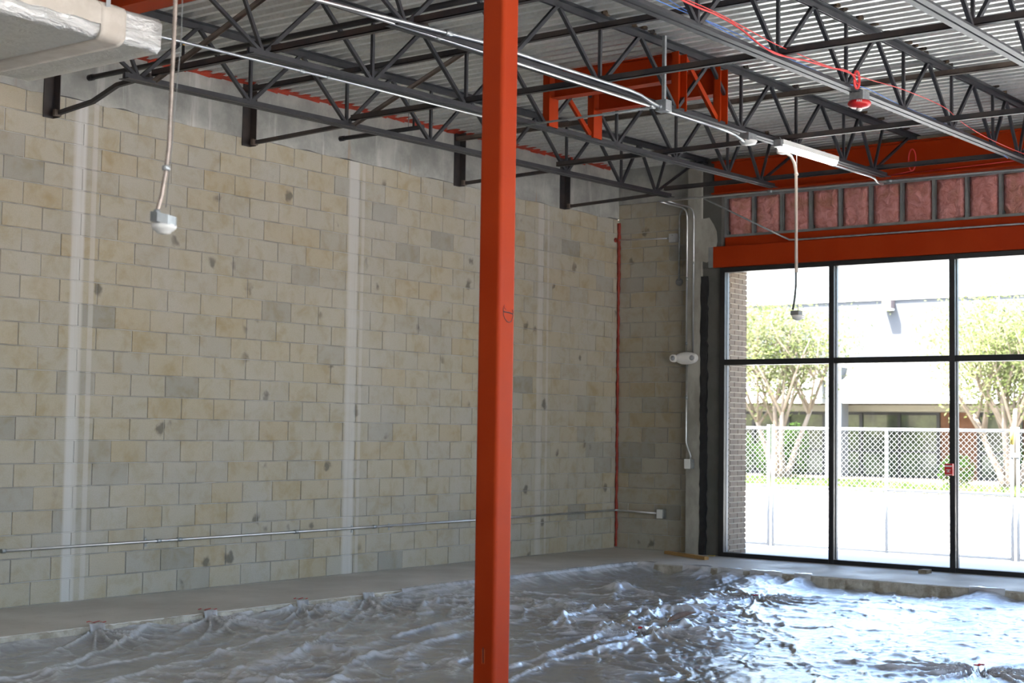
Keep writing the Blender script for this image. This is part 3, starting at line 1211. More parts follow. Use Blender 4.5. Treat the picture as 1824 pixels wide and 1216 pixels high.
obj('foil_wrap', loft(DX0, DX1, 60, 0, 0.05, 0.004), 'duct_foil', du)
obj('mastic_band', loft(-12.03, -11.86, 6, 0.008, 0.055, 0.003), 'mastic', du)
ms = MB()                       # mastic along the upper side seam
vs, fs = [], []
xs_ = np.arange(-16.4, -11.86, 0.1)
for x_ in xs_:
    e = random.uniform(-.008, .008)
    vs += [(x_, DYa - .007, DZ1 - .125 + e), (x_, DYa - .007, DZ1 - .03), (x_, DYa + .03, DZ1 + .006)]
for i in range(len(xs_) - 1):
    fs += [(i * 3, i * 3 + 3, i * 3 + 4, i * 3 + 1), (i * 3 + 1, i * 3 + 4, i * 3 + 5, i * 3 + 2)]
ms.add(vs, fs, True)
obj('seam_mastic', ms, 'mastic', du)
dab = MB()
vs = [(-12.65, -3.55, DZ0 - .008)] + [(-12.65 + .16 * math.cos(a) * random.uniform(.8, 1.1), -3.55 + .07 * math.sin(a), DZ0 - .006) for a in np.linspace(0, 2 * math.pi, 15)[:-1]]
dab.add(vs, [(0, 1 + k, 1 + (k + 1) % 14) for k in range(14)])
obj('mastic_dab', dab, 'mastic', du)
for x_ in (-11.98, -14.5):
    obj('hanger_strap', MB().box(x_ - .015, x_ + .015, DYa - .003, DYa - .001, DZ1 - .05, zd(x_) - .01), 'galv', du)

# ================================================================== CONDUITS AND ELECTRICAL
def conduit(name, pts, r_, label, mat='emt', cat='conduit', group='metal conduits', fit=(), n=9):
    base = tuple(np.mean(np.array(pts), 0))
    t = thing(name, base, label, cat, group)
    obj('pipe', MB().tube(pts, r_, n), mat, t)
    for a, b in fit:               # couplings: short thicker sleeves from a to b
        obj('coupling', MB().tube([a, b], r_ * 1.45, n), 'galv', t)
    return t


def bend(p0, p1, p2, r_, k=6):
    """Points of p0-p1-p2 with the corner at p1 rounded."""
    p0, p1, p2 = map(Vector, (p0, p1, p2))
    a = (p0 - p1).normalized()
    b = (p2 - p1).normalized()
    A, Bq = p1 + a * r_, p1 + b * r_
    out = []
    for i in range(k + 1):
        t = i / k
        out.append(tuple((1 - t) ** 2 * A + 2 * t * (1 - t) * p1 + t * t * Bq))
    return out


# along the left wall, round the corner to the socket
pts = [(-9.54, -0.032, 0.486), (-3.1, -0.032, 0.493)] + bend((-3.1, -0.032, 0.493), (-0.012, -0.032, 0.508), (-0.012, -0.70, 0.49), 0.10) + [(-0.012, -0.69, 0.49)]
cw = conduit('conduit', pts, 0.0135, 'long galvanised conduit running low along the block wall', fit=[((x, -0.032, 0.486 + .001 * (x + 9.5)), (x + .05, -0.032, 0.486 + .001 * (x + 9.5))) for x in (-7.9, -7.65, -6.1, -4.9)] + [((-9.56, -0.032, .486), (-9.52, -0.032, .486))])
for x in (-8.0, -5.2, -4.6):
    obj('strap', MB().box(x - .012, x + .012, -0.05, 0.004, 0.47, 0.475).box(x - .012, x + .012, -0.004, 0.004, 0.44, 0.515), 'galv', cw)
t = thing('socket_box', (0.0, -0.745, 0.487), 'small white socket box low on the short block return', 'socket')
obj('box', MB().box(-0.045, 0.028, -0.80, -0.69, 0.43, 0.545), 'galv', t)
obj('cover_plate', MB().bevbox(-0.056, -0.044, -0.783, -0.70, 0.428, 0.546, 0.004), 'white_plastic', t)

# upper wiring on the short return
t = thing('junction_box', (0.0, -0.88, 4.157), 'grey square junction box high on the short block return', 'junction box')
obj('box', MB().bevbox(-0.03, 0.027, -0.945, -0.835, 4.10, 4.215, 0.004), 'box_grey', t)
obj('cover_screw', MB().lathe([(0.006, 0.0), (0.004, -0.004)], (-0.03, -0.89, 4.19), 'x', 8), 'galv_dull', t)
conduit('conduit', [(0.0, -0.03, 4.185), (0.0, -0.835, 4.158)], 0.011, 'short level conduit from the red corner sealant to the junction box', fit=[((0, -.80, 4.159), (0, -.835, 4.158))])
arc = [(0.012, -0.975, 3.58), (0.012, -0.975, 4.40)]
for k in range(1, 8):
    a = math.pi / 2 * k / 7
    arc.append((0.012 - .10 * (1 - math.cos(a)) * .6, -0.975 - 0.105 * (1 - math.cos(a)), 4.40 + 0.13 * math.sin(a)))
arc += [(-0.08, -1.14, 4.525), (-.12, -1.19, 4.51)]
ca = conduit('conduit', arc, 0.012, 'conduit with a curved top above the round blank on the block return', 'galv')
t = thing('round_blank', (0.02, -0.975, 3.565), 'round steel blank cover at the foot of the curved conduit', 'cover')
obj('disc', MB().lathe([(0.052, 0.012), (0.052, -0.006), (0.03, -0.012)], (0.02, -0.975, 3.565), 'x', 16), 'galv_dull', t)
YC3, YC4, XP = -1.215, -1.315, -0.195
DROPX = -0.93


def drop(y, zend, yend=None):
    p = [(DROPX + .02, y - .02, 4.50)]
    p += bend((DROPX, y, 4.50), (XP, y, 4.50), (XP, y, 3.0), 0.16, 8)
    p.append((XP, y, zend))
    return p


conduit('conduit', drop(YC3, 2.60), 0.0105, 'left of the two long vertical conduits dropping to the emergency light', fit=[((XP, YC3, 3.60), (XP, YC3, 3.55)), ((XP, YC3, 2.75), (XP, YC3, 2.71))])
conduit('conduit', drop(YC4, 2.60), 0.0105, 'right of the two long vertical conduits dropping to the emergency light', fit=[((XP, YC4, 3.80), (XP, YC4, 3.76))])
conduit('conduit', [(XP, -1.225, 2.47), (XP, -1.222, 1.62), (XP, -1.222, 1.45), (XP, -1.235, 1.40), (XP, -1.275, 1.31), (XP, -1.29, 1.27), (XP, -1.29, 1.22)], 0.012, 'vertical conduit with an offset bend below the emergency light', fit=[((XP, -1.222, 2.05), (XP, -1.222, 2.0))])
t = thing('switch_box', (-0.2, -1.275, 1.163), 'small white switch box on the pilaster below the emergency light', 'switch')
obj('box', MB().box(-0.235, -0.175, -1.335, -1.235, 1.105, 1.222), 'galv', t)
obj('cover_plate', MB().bevbox(-0.247, -0.233, -1.31, -1.225, 1.10, 1.227, 0.004), 'white_plastic', t)

# emergency light with two lamp heads
ELZ, ELY, ELX = 2.535, -1.235, -0.235
t = thing('emergency_light', (-0.175, ELY, ELZ), 'white twin-head emergency light on the pilaster beside the window', 'emergency light')
vs, fs = [], []
for i in range(13):
    a = math.pi * i / 12
    yy_ = ELY + 0.165 * math.cos(a)
    rr = 0.080 * math.sin(a) ** 0.75 + 0.002
    for k in range(16):
        b = 2 * math.pi * k / 16
        vs.append((ELX + 0.75 * rr * math.cos(b), yy_ - .01, ELZ + rr * math.sin(b)))
for i in range(12):
    for k in range(16):
        fs.append((i * 16 + k, i * 16 + (k + 1) % 16, (i + 1) * 16 + (k + 1) % 16, (i + 1) * 16 + k))
obj('body', MB().add(vs, fs, True), 'white_plastic', t)
obj('back_plate', MB().box(-0.20, -0.178, ELY - .10, ELY + .10, ELZ - .06, ELZ + .06), 'white_plastic', t)
for yy_, rr in ((ELY + .165, .052), (ELY - .12, .056)):
    hd = obj('lamp_head', MB().lathe([(0.02, 0.05), (rr, 0.02), (rr, -0.02), (rr * .86, -0.03), (rr * .8, -0.024)], (ELX - .035, yy_, ELZ), 'x', 18), 'white_plastic', t)
    obj('lens', MB().lathe([(rr * .62, -0.026), (rr * .3, -0.036), (0.002, -0.037)], (ELX - .035, yy_, ELZ), 'x', 16), 'lens_grey', hd)

# conduit across the joist ends and the one that drops onto the lintel
conduit('conduit', [(-0.95, -1.24, 4.50), (-0.93, -2.0, 4.50), (-0.80, -6.0, 4.505), (-0.75, -9.5, 4.505)], 0.0135, 'level conduit crossing under the joist ends along the window wall', fit=[((-.905, -2.75, 4.502), (-.903, -2.81, 4.502)), ((-.86, -4.25, 4.503), (-.858, -4.31, 4.503))])
conduit('conduit', [(-0.92, -1.87, 4.49), (-0.30, -2.60, 4.05), (-0.22, -2.70, 3.995), (-0.21, -2.80, 3.99), (-0.21, -9.5, 3.99)], 0.011, 'conduit slanting down past the insulation onto the orange lintel', 'galv')

# conduits carried by the joists
conduit('conduit', [(-13.5, -2.87, 4.20), (-10.40, -2.87, 4.296), (-8.31, -2.875, 4.350), (-6.70, -2.88, 4.380)], 0.012, 'bright conduit under the second joist running left to the duct', fit=[((-9.0, -2.87, 4.333), (-8.94, -2.87, 4.334)), ((-8.7, -2.87, 4.34), (-8.66, -2.87, 4.341))])
y3 = JY[3]
conduit('conduit', [(-10.6, -4.38, 4.30), (-8.61, -4.38, 4.420), (-6.60, -4.38, 4.448), (-6.42, -4.38, 4.44), (-6.30, -4.39, 4.41), (-6.18, -4.40, 4.39), (-6.12, -4.40, 4.388)], 0.0145, 'thick bright conduit on top of the third joist, bent down to a box', fit=[((-9.05, -4.38, 4.393), (-8.98, -4.38, 4.397)), ((-6.16, -4.40, 4.389), (-6.12, -4.40, 4.388))])
conduit('conduit', [(-10.9, -4.335, 4.33), (-8.53, -4.335, 4.365), (-6.17, -4.36, 4.385)], 0.012, 'thinner bright conduit under the third joist left of the hanging box', fit=[((-6.24, -4.36, 4.385), (-6.16, -4.36, 4.386)), ((-9.1, -4.335, 4.357), (-9.05, -4.335, 4.358))])
t = thing('junction_box', (-6.08, -4.40, 4.39), 'grey junction box at the foot of the vertical hanger strut', 'junction box')
obj('box', MB().bevbox(-6.13, -6.03, -4.455, -4.345, 4.355, 4.455, 0.005), 'galv', t)
obj('strut', MB().box(-6.095, -6.065, -4.418, -4.39, 4.455, zd(-6.08)), 'galv', t)
conduit('conduit', [(-6.03, -4.39, 4.37), (-4.95, -4.40, 4.382), (-4.80, -4.40, 4.372), (-4.68, -4.41, 4.345), (-4.62, -4.41, 4.338)], 0.014, 'bright conduit from the hanging box to the small white sensor box')
t = thing('sensor_box', (-4.55, -4.41, 4.33), 'small grey box with a white domed sensor left of the strip light', 'sensor')
obj('box', MB().bevbox(-4.62, -4.46, -4.46, -4.36, 4.345, 4.42, 0.006), 'galv', t)
obj('dome', MB().lathe([(0.085, 0.012), (0.085, 0.0), (0.07, -0.022), (0.03, -0.032), (0.004, -0.033)], (-4.54, -4.41, 4.342), 'z', 18), 'white_plastic', t)
conduit('conduit', [(-6.10, -2.60, 4.40), (-6.09, -4.35, 4.402)], 0.010, 'thin level conduit crossing between the second and third joists', 'galv')
conduit('conduit', [(-2.56, -4.33, 4.435), (-1.55, -4.33, 4.46), (-1.40, -4.33, 4.455), (-1.30, -4.33, 4.42), (-1.15, -4.33, 4.42)], 0.014, 'short bright conduit right of the strip light at the joist end')

# strip lights: the one in view, then unseen ones added to brighten the floor
def strip_light(lx0, lx1, ly, zf, label):
    t = thing('strip_light', ((lx0 + lx1) / 2, ly, zf((lx0 + lx1) / 2) - .04), label, 'light', 'strip lights')
    obj('housing', MB().slope_box(lx0, lx1, ly - .045, ly + .045, lambda x: zf(x) - .035, lambda x: zf(x) + .015), 'white_plastic', t)
    vs, fs = [], []
    nn = 9
    for x_ in (lx0 + .01, lx0 + .03, lx1 - .03, lx1 - .01):
        k_ = 1.0 if lx0 + .02 < x_ < lx1 - .02 else 0.8
        for q in range(nn):
            a = math.pi * q / (nn - 1)
            vs.append((x_, ly - .043 * k_ * math.cos(a), zf(x_) - .036 - .045 * k_ * math.sin(a) ** .6))
    for i in range(3):
        for q in range(nn - 1):
            fs.append((i * nn + q, i * nn + q + 1, (i + 1) * nn + q + 1, (i + 1) * nn + q))
    fs += [tuple(range(nn)), tuple(3 * nn + q for q in range(nn))]
    obj('diffuser', MB().add(vs, fs, False), 'led_lens', t)
    for x_ in (lx0 + .12, lx0 + .5, lx1 - .15):
        obj('hanger_clip', MB().bar((x_, ly + .02, zf(x_) + .015), (x_ - .02, ly + .05, zf(x_) + .06), .012, .004), 'galv', t)
    obj('end_cap', MB().slope_box(lx0 - .05, lx0, ly - .04, ly + .04, lambda x: zf(x) - .06, lambda x: zf(x) + .01), 'galv', t)
    return t


strip_light(-3.87, -2.58, -4.40, zb, 'lit white linear strip light under the third joist')
ROWS = ('nearest the block wall', 'second from the block wall', 'third from the block wall', 'farthest from the block wall')
for x_, bay in ((-13.4, 'just behind the girder'), (-17.2, 'over the viewer')):  # fill lights added out of view to lift the floor
    for y_, row in zip((-2.4, -5.4, -8.4, -11.4), ROWS):
        strip_light(x_, x_ + 1.29, y_, lambda x: zd(x) - .10, 'added fill strip light %s, row %s' % (bay, row))


# pendant sensors
def pendant(name, label, top, mid, bot, rc, mats, sc, tilt):
    t = thing(name, bot, label, 'sensor', 'hanging sensors')
    pts = [Vector(top)]
    top, mid, bot = map(Vector, (top, mid, bot))
    pts = [top, top.lerp(mid, .5), mid]
    for k in range(1, 7):
        q = k / 6
        pts.append((1 - q) ** 2 * mid + 2 * q * (1 - q) * (mid + Vector((0, 0, -(mid.z - bot.z) * .5))) + q * q * (bot + Vector((0, 0, .035 * sc))))
    return t, pts


S1 = Vector((-12.84, -5.93, 2.46))
S1T = Vector((-12.82, -5.945, zd(-12.8)))
t = thing('pendant_sensor', S1, 'white dome sensor hanging on a ribbed flexible conduit below the duct', 'sensor', 'hanging sensors')
axis_pts = [tuple(S1T), (S1T.x, S1T.y, 3.4), (S1.x + .012, S1.y - .008, 2.80), (S1.x + .002, S1.y - .002, 2.68), (S1.x - .009, S1.y + .007, 2.58), (S1.x - .022, S1.y + .019, 2.51)]
# ribbed hose: resample with alternating radii
dense, rr = [], []
for a, b in zip(axis_pts[:-1], axis_pts[1:]):
    a, b = Vector(a), Vector(b)
    n = max(2, int((b - a).length / 0.0065))
    for k in range(n):
        dense.append(a.lerp(b, k / n))
rr = [0.0108 if i % 2 else 0.0082 for i in range(len(dense))]
obj('flexible_conduit', MB().tube(dense, rr, 8), 'flex_conduit', t)
obj('support_wire', MB().tube([(S1T.x + .02, S1T.y - .02, S1T.z), (S1T.x + .022, S1T.y - .02, 3.3), (S1.x + .022, S1.y - .018, 2.82), (S1.x + .006, S1.y - .006, 2.53)], 0.0022, 5), 'galv_dull', t)
obj('clamp', MB().lathe([(0.016, -.011), (0.019, -.006), (0.019, .006), (0.016, .011)], (S1.x + .004, S1.y - .003, 2.705), 'z', 12), 'galv', t)
obj('connector', MB().lathe([(0.012, -.014), (0.016, -.012), (0.016, .006), (0.012, .014)], (S1.x - .022, S1.y + .019, 2.505), 'z', 12), 'galv', t)
ob = MB()
R8 = 0.060
for (z0_, z1_) in ((-0.004, 0.038),):
    ring8 = [(S1.x + R8 * math.cos(math.radians(22.5 + 45 * k)), S1.y + R8 * math.sin(math.radians(22.5 + 45 * k))) for k in range(8)]
    vs = [(x, y, S1.z + z0_ - .012 * ((x - S1.x) * RT[0] + (y - S1.y) * RT[1]) / R8) for x, y in ring8] + [(x, y, S1.z + z1_ - .012 * ((x - S1.x) * RT[0] + (y - S1.y) * RT[1]) / R8) for x, y in ring8]
    ob.add(vs, [tuple(range(8))[::-1], tuple(range(8, 16))] + [(k, (k + 1) % 8, 8 + (k + 1) % 8, 8 + k) for k in range(8)])
obj('octagon_box', ob, 'galv', t)
obj('dome', MB().lathe([(0.052, -0.004), (0.056, -0.012), (0.054, -0.022), (0.042, -0.034), (0.034, -0.038), (0.030, -0.046), (0.01, -0.050)], (S1.x + .002, S1.y - .002, S1.z), 'z', 22), 'white_plastic', t)

S2 = Vector((-3.40, -4.36, 2.785))
t = thing('pendant_sensor', S2, 'white dome sensor hanging on a long cord in front of the window', 'sensor', 'hanging sensors')
obj('ceiling_box', MB().lathe([(0.07, 0.02), (0.07, -0.02), (0.04, -0.03)], (-3.66, -4.34, 4.40), 'z', 14), 'white_plastic', t)
cp = [(-3.60, -4.34, 4.385), (-3.52, -4.35, 4.37), (-3.45, -4.355, 4.31), (-3.42, -4.36, 4.22), (-3.415, -4.36, 4.0), (-3.41, -4.36, 3.2)]
obj('cord', MB().tube(cp, 0.0155, 8), 'tan_cord', t)
obj('lower_cord', MB().tube([(-3.412, -4.36, 3.26), (-3.408, -4.358, 3.08), (-3.415, -4.35, 2.95), (-3.43, -4.335, 2.82)], 0.0115, 7), 'grey_cord', t)
obj('support_wire', MB().tube([(-3.41, -4.36, 4.5), (-3.40, -4.375, 3.1), (-3.395, -4.375, 2.80)], 0.003, 5), 'galv_dull', t)
obj('box', MB().bevbox(S2.x - .045, S2.x + .045, S2.y - .045, S2.y + .045, S2.z - .02, S2.z + .028, .004), 'galv_dull', t)
obj('dome', MB().lathe([(0.062, -0.018), (0.066, -0.026), (0.05, -0.055), (0.02, -0.07), (0.003, -0.071)], (S2.x + .01, S2.y - .012, S2.z), 'z', 20), 'white_plastic', t)
obj('cord_tie', MB().lathe([(0.02, -.012), (0.024, 0), (0.02, .012)], (-3.413, -4.36, 4.20), 'z', 8), 'tan_cord', t)

# fire alarm strobe
FA = Vector((-5.52, -5.97, 4.37))
t = thing('fire_alarm', FA, 'red dome fire alarm under a grey box, hung from the fourth joist', 'fire alarm')
obj('back_box', MB().bevbox(FA.x - .065, FA.x + .065, FA.y - .065, FA.y + .065, FA.z - .01, FA.z + .07, .01), 'galv', t)
obj('red_dome', MB().lathe([(0.05, 0.0), (0.088, -0.008), (0.098, -0.028), (0.094, -0.045), (0.07, -0.062), (0.03, -0.07)], (FA.x, FA.y, FA.z), 'z', 26), 'alarm_red', t)
obj('strobe_lens', MB().lathe([(0.026, -0.066), (0.024, -0.082), (0.012, -0.092), (0.002, -0.093)], (FA.x, FA.y, FA.z), 'z', 14), 'white_plastic', t)
ct = bpy.data.curves.new('lettering', 'FONT')
ct.body = 'FIRE'
ct.size = 0.026
ct.align_x = 'CENTER'
ct.align_y = 'CENTER'
ct.extrude = 0.0008
tmp_ = bpy.data.objects.new('lettering_curve', ct)
COL.objects.link(tmp_)
bpy.context.view_layer.update()
lm_ = bpy.data.meshes.new_from_object(tmp_.evaluated_get(bpy.context.evaluated_depsgraph_get()))
bpy.data.objects.remove(tmp_, do_unlink=True)
lm_.materials.clear()
lm_.materials.append(MAT['white_plastic'])
lo_ = bpy.data.objects.new('lettering', lm_)
COL.objects.link(lo_)
lo_.parent = t
fd = Vector((CAM[0] - FA.x, CAM[1] - FA.y, 0)).normalized()
lo_.location = (fd.x * 0.099, fd.y * 0.099, -0.026)
lo_.rotation_euler = (math.radians(90), 0, math.atan2(fd.y, fd.x) + math.pi / 2)

# pull station on the mullion
t = thing('pull_station', (-0.21, -4.745, 1.18), 'red fire alarm pull station mounted on the window mullion', 'pull station')
obj('body', MB().bevbox(-0.245, -0.187, -4.79, -4.695, 1.115, 1.255, .006), 'alarm_red', t)
obj('band', MB().box(-0.2475, -0.245, -4.783, -4.702, 1.218, 1.234).box(-0.2475, -0.245, -4.783, -4.702, 1.124, 1.131), 'white_plastic', t)
obj('pull_bar', MB().box(-0.252, -0.245, -4.768, -4.717, 1.178, 1.186).box(-0.252, -0.245, -4.747, -4.738, 1.16, 1.18).box(-0.252, -0.245, -4.762, -4.723, 1.155, 1.162), 'white_plastic', t)


# wires draped along the fourth joist
def wire(px, y, r_, mat, label, nm='cable'):
    pts = [at(u, v, 'y', y) for u, v in px]
    # Catmull-Rom smoothing
    P = [Vector(p) for p in pts]
    out = []
    for i in range(len(P) - 1):
        p0, p1, p2, p3 = P[max(i - 1, 0)], P[i], P[i + 1], P[min(i + 2, len(P) - 1)]
        for k in range(6):
            q = k / 6
            out.append(0.5 * ((2 * p1) + (p2 - p0) * q + (2 * p0 - 5 * p1 + 4 * p2 - p3) * q * q + (3 * p1 - p0 - 3 * p2 + p3) * q ** 3))
    out.append(P[-1])
    return obj(nm, MB().tube(out, r_, 6), mat, base=tuple(P[len(P) // 2]), label=label, cat='cable', group='low-voltage cables')


wire([(1195, -10), (1240, 12), (1275, 26), (1320, 52), (1360, 84), (1400, 101), (1430, 107), (1452, 113), (1480, 121), (1508, 126), (1520, 136), (1527, 150)], -6.00, 0.0075, 'wire_red', 'thick red cable bundle looping down to the fire alarm')
wire([(1210, -6), (1275, 22), (1335, 54), (1380, 78), (1440, 104), (1470, 116), (1550, 142), (1610, 160), (1680, 190), (1715, 219), (1760, 246), (1824, 274), (1850, 280)], -6.02, 0.0038, 'wire_red', 'single thin red cable running right along the fourth joist')
wire([(1300, 35), (1345, 72), (1380, 96), (1420, 105)], -6.04, 0.0038, 'wire_red', 'short thin red cable strand below the red bundle')
wire([(1160, -4), (1235, 28), (1262, 38), (1340, 72), (1400, 102), (1450, 124), (1505, 148), (1545, 158), (1604, 187), (1690, 223), (1740, 245), (1767, 260), (1795, 282)], -5.90, 0.0036, 'wire_blue', 'upper thin blue cable tied along the fourth joist')
wire([(1185, -4), (1225, 20), (1290, 55), (1340, 82), (1395, 108), (1440, 128), (1480, 148), (1530, 166), (1600, 196)], -5.88, 0.0036, 'wire_blue', 'lower thin blue cable tied along the fourth joist')
cl = MB()
cpt = at(1525, 142, 'y', -6.0)
for k in range(3):
    rg = [(cpt[0] + .028 * math.cos(a) + .004 * k, cpt[1] - .004 * k - .01 * math.cos(a), cpt[2] + .075 * math.sin(a)) for a in np.linspace(0, 2 * math.pi, 20)]
    cl.tube(rg, 0.006, 6)
obj('cable_loop', cl, 'wire_red', base=tuple(cpt), label='coiled red cable loop just above the fire alarm', cat='cable')
cl = MB()
cpt = at(1625, 285, 'x', -0.36)
for k in range(3):
    cl.tube([(cpt[0] - .005 * k, cpt[1] + .045 * math.cos(a), cpt[2] + .13 * math.sin(a)) for a in np.linspace(0, 2 * math.pi, 20)], 0.006, 6)
cl.tube([(cpt[0], cpt[1], cpt[2] - .13), (cpt[0], cpt[1] + .3, cpt[2] - .16), (cpt[0], cpt[1] - 1.4, cpt[2] - .12)], 0.004, 6)
obj('cable_loop', cl, 'wire_red', base=tuple(cpt), label='red cable loop hanging against the deep orange beam', cat='cable')

# sprinkler branch pipes
for x, z, y0, y1, heads, lab in ((-8.86, 4.665, -0.10, -5.2, (-1.35, -4.4), 'black sprinkler pipe with a capped end below the duct'),
                                 (-5.52, 4.675, -0.02, -1.18, (-1.05,), 'short black sprinkler pipe near the wall left of the column')):
    t = thing('sprinkler_pipe', (x, (y0 + y1) / 2, z), lab, 'pipe', 'sprinkler pipes')
    obj('pipe', MB().tube([(x, y0, z), (x, y1, z)], 0.024, 12), 'black_pipe', t)
    obj('end_cap', MB().tube([(x, y0 + .01, z), (x, y0 - .05, z)], 0.029, 12), 'black_pipe', t)
    obj('hanger_rod', MB().tube([(x, y1 + .2, z), (x, y1 + .2, zd(x) - .001)], 0.005, 6), 'galv_dull', t)
    for yh in heads:
        if yh > y1:
            hd = obj('riser', MB().tube([(x, yh, z), (x, yh, z + .11)], 0.013, 9), 'black_pipe', t)
            obj('sprinkler_head', MB().lathe([(0.012, 0), (0.012, .02), (0.006, .03), (0.006, .045), (0.02, .05), (0.02, .053)], (x, yh, z + .11), 'z', 10), 'brass', hd)

# ================================================================== PLASTIC SHEET
step = 0.0145
gx, gy = np.meshgrid(np.arange(-12.0, REC_X + .16, step), np.arange(-8.9, REC_Y + .12, step), indexing='ij')
wx = gx + 0.40 * (fbm(gx * 1.1 + 5, gy * 1.1) - .5) + 0.13 * (vn(gx * 4, gy * 4 + 3) - .5)
wy = gy + 0.40 * (fbm(gx * 1.1 + 40, gy * 1.1 + 8) - .5) + 0.13 * (vn(gx * 4 + 31, gy * 4) - .5)
ca_, sa_ = math.cos(0.55), math.sin(0.55)
rx, ry = ca_ * wx + sa_ * wy, -sa_ * wx + ca_ * wy
quiet = np.clip((fbm(gx * .55 + 3, gy * .55 + 1, 2) - .25) * 2.4, 0.35, 1)       # calmer and busier areas
flat_ = 1 / (1 + np.exp(-(-4.9 - gy + 0.35 * (gx + 5.5)) / .45))      # pulled tighter towards the right
quiet = quiet * (1 - 0.62 * flat_)


def crease(x, y, p):                       # thin sharp folds along noise contours
    return np.clip(ridge(x, y), 0, 1) ** p


gz = -0.135 + 0.035 * (fbm(gx * .9, gy * .9) - .4)
WH = quiet * (0.75 * crease(rx * 0.9, ry * 2.2, 14) + 0.6 * crease(rx * 2.0 + 9, ry * 4.6, 9) * (0.3 + vn(gx * 1.5, gy * 1.5 + 77)) + 0.45 * crease(wx * 4.2 + 3, wy * 5.4 + 5, 6) + 0.35 * crease(rx * 8.5 + 3, ry * 12 + 5, 6)) + 0.30 * flat_ * vn(gx * 2, gy * 2)    # whitened creases, also painting in light on ridges and on the tight right part
mid_ = np.exp(-((gx + 5.5) / 3.0) ** 2 - ((gy + 3.4) / 1.5) ** 2)       # most crumpled around the column line
ex_ = crease(rx * 1.5 + 50, ry * 4.2 + 20, 12) * (0.35 + vn(gx * 1.2 + 9, gy * 1.2))
ex2_ = crease(rx * 3.6 + 70, ry * 8.5 + 11, 9)
WH = WH + (0.35 + 0.75 * mid_) * ex_ + 0.60 * mid_ * ex2_
gz += (0.010 + 0.022 * mid_) * ex_ + 0.012 * mid_ * ex2_
gz += quiet * 0.042 * crease(rx * 0.9, ry * 2.2, 6)
gz += quiet * 0.024 * crease(rx * 2.0 + 9, ry * 4.6, 5) * (0.4 + vn(gx * 1.5, gy * 1.5 + 77))
gz += quiet * 0.015 * crease(wx * 4.2 + 3, wy * 5.4 + 5, 4)
gz += np.maximum(quiet, .5) * 0.012 * crease(rx * 8.5 + 3, ry * 12 + 5, 2)
gz += np.maximum(quiet, .6) * 0.006 * crease(wx * 21 + 3, wy * 19 + 5, 1.5)
gz += 0.005 * flat_ * crease(rx * 3.0 + 30, ry * 26 + 5, 2)


def fold(px, amp, wid, z=-0.08):
    global gz, WH
    P = [at(u, v, 'z', z)[:2] for u, v in px]
    # densify with jitter
    Q = []
    for a, b in zip(P[:-1], P[1:]):
        for k in range(6):
            Q.append(a + (b - a) * k / 6)
    Q.append(P[-1])
    Q = np.array(Q) + RNG.normal(0, 0.008, (len(Q), 2))
    best = np.full(gx.shape, 9.0)
    for a, b in zip(Q[:-1], Q[1:]):
        sel = (gx > min(a[0], b[0]) - .5) & (gx < max(a[0], b[0]) + .5) & (gy > min(a[1], b[1]) - .5) & (gy < max(a[1], b[1]) + .5)
        d = b - a
        X, Y = gx[sel] - a[0], gy[sel] - a[1]
        t_ = np.clip((X * d[0] + Y * d[1]) / (d @ d), 0, 1)
        dist = np.hypot(X - t_ * d[0], Y - t_ * d[1])
        best[sel] = np.minimum(best[sel], dist)
    prof = np.exp(-(best / wid) ** 1.3)
    gz += amp * prof * (0.7 + 0.6 * vn(gx * 3, gy * 3))
    WH = np.maximum(WH, 0.9 * np.exp(-(best / (wid * .8)) ** 2) * (0.45 + 0.8 * vn(gx * 4, gy * 4)))


for f_ in ([(0, 1205), (90, 1190), (190, 1150), (275, 1118)], [(20, 1214), (110, 1186), (250, 1165), (310, 1152), (420, 1108), (480, 1086)],
           [(200, 1214), (290, 1178), (350, 1170), (420, 1145), (500, 1125), (570, 1100), (640, 1062)], [(520, 1165), (600, 1120), (665, 1076)],
           [(912, 1182), (1000, 1150), (1100, 1112), (1170, 1086), (1300, 1052), (1450, 1022)], [(905, 1203), (990, 1168), (1140, 1136), (1240, 1104)],
           [(1085, 1062), (1110, 1046), (1170, 1052), (1215, 1060)], [(1380, 1135), (1500, 1172), (1680, 1192)], [(1400, 1056), (1560, 1062), (1700, 1078), (1824, 1080)],
           [(700, 1130), (800, 1105), (842, 1090)], [(640, 1170), (760, 1140), (842, 1120)], [(960, 1110), (1060, 1080), (1130, 1072)]):
    fold(f_, random.uniform(.022, .038) * (.45 if f_[0][0] > 1300 else 1), random.uniform(.030, .055))
fold([(1095, 1048), (1105, 1044), (1115, 1047)], 0.09, 0.16)
# gathered fans at the tape points
PINS = [(-9.68, REC_Y), (-8.52, REC_Y), (-7.43, REC_Y), (-6.55, REC_Y), (-6.40, -4.41), (-6.45, -7.30), (-3.36, -3.89)]
for px_, py_ in PINS:
    th = np.arctan2(gy - py_, gx - px_)
    rad_ = np.hypot(gx - px_, gy - py_)
    fan_ = np.maximum(np.cos(th * 15 + 4 * vn(gx * 2, gy * 2)), 0) ** 3 * np.exp(-rad_ / .60) * np.clip(rad_ / .10, 0, 1)
    gz += 0.048 * fan_
    WH = np.maximum(WH, 1.1 * fan_)
gz = np.maximum(gz, -0.150 + 0.006 * vn(gx * 8, gy * 8))
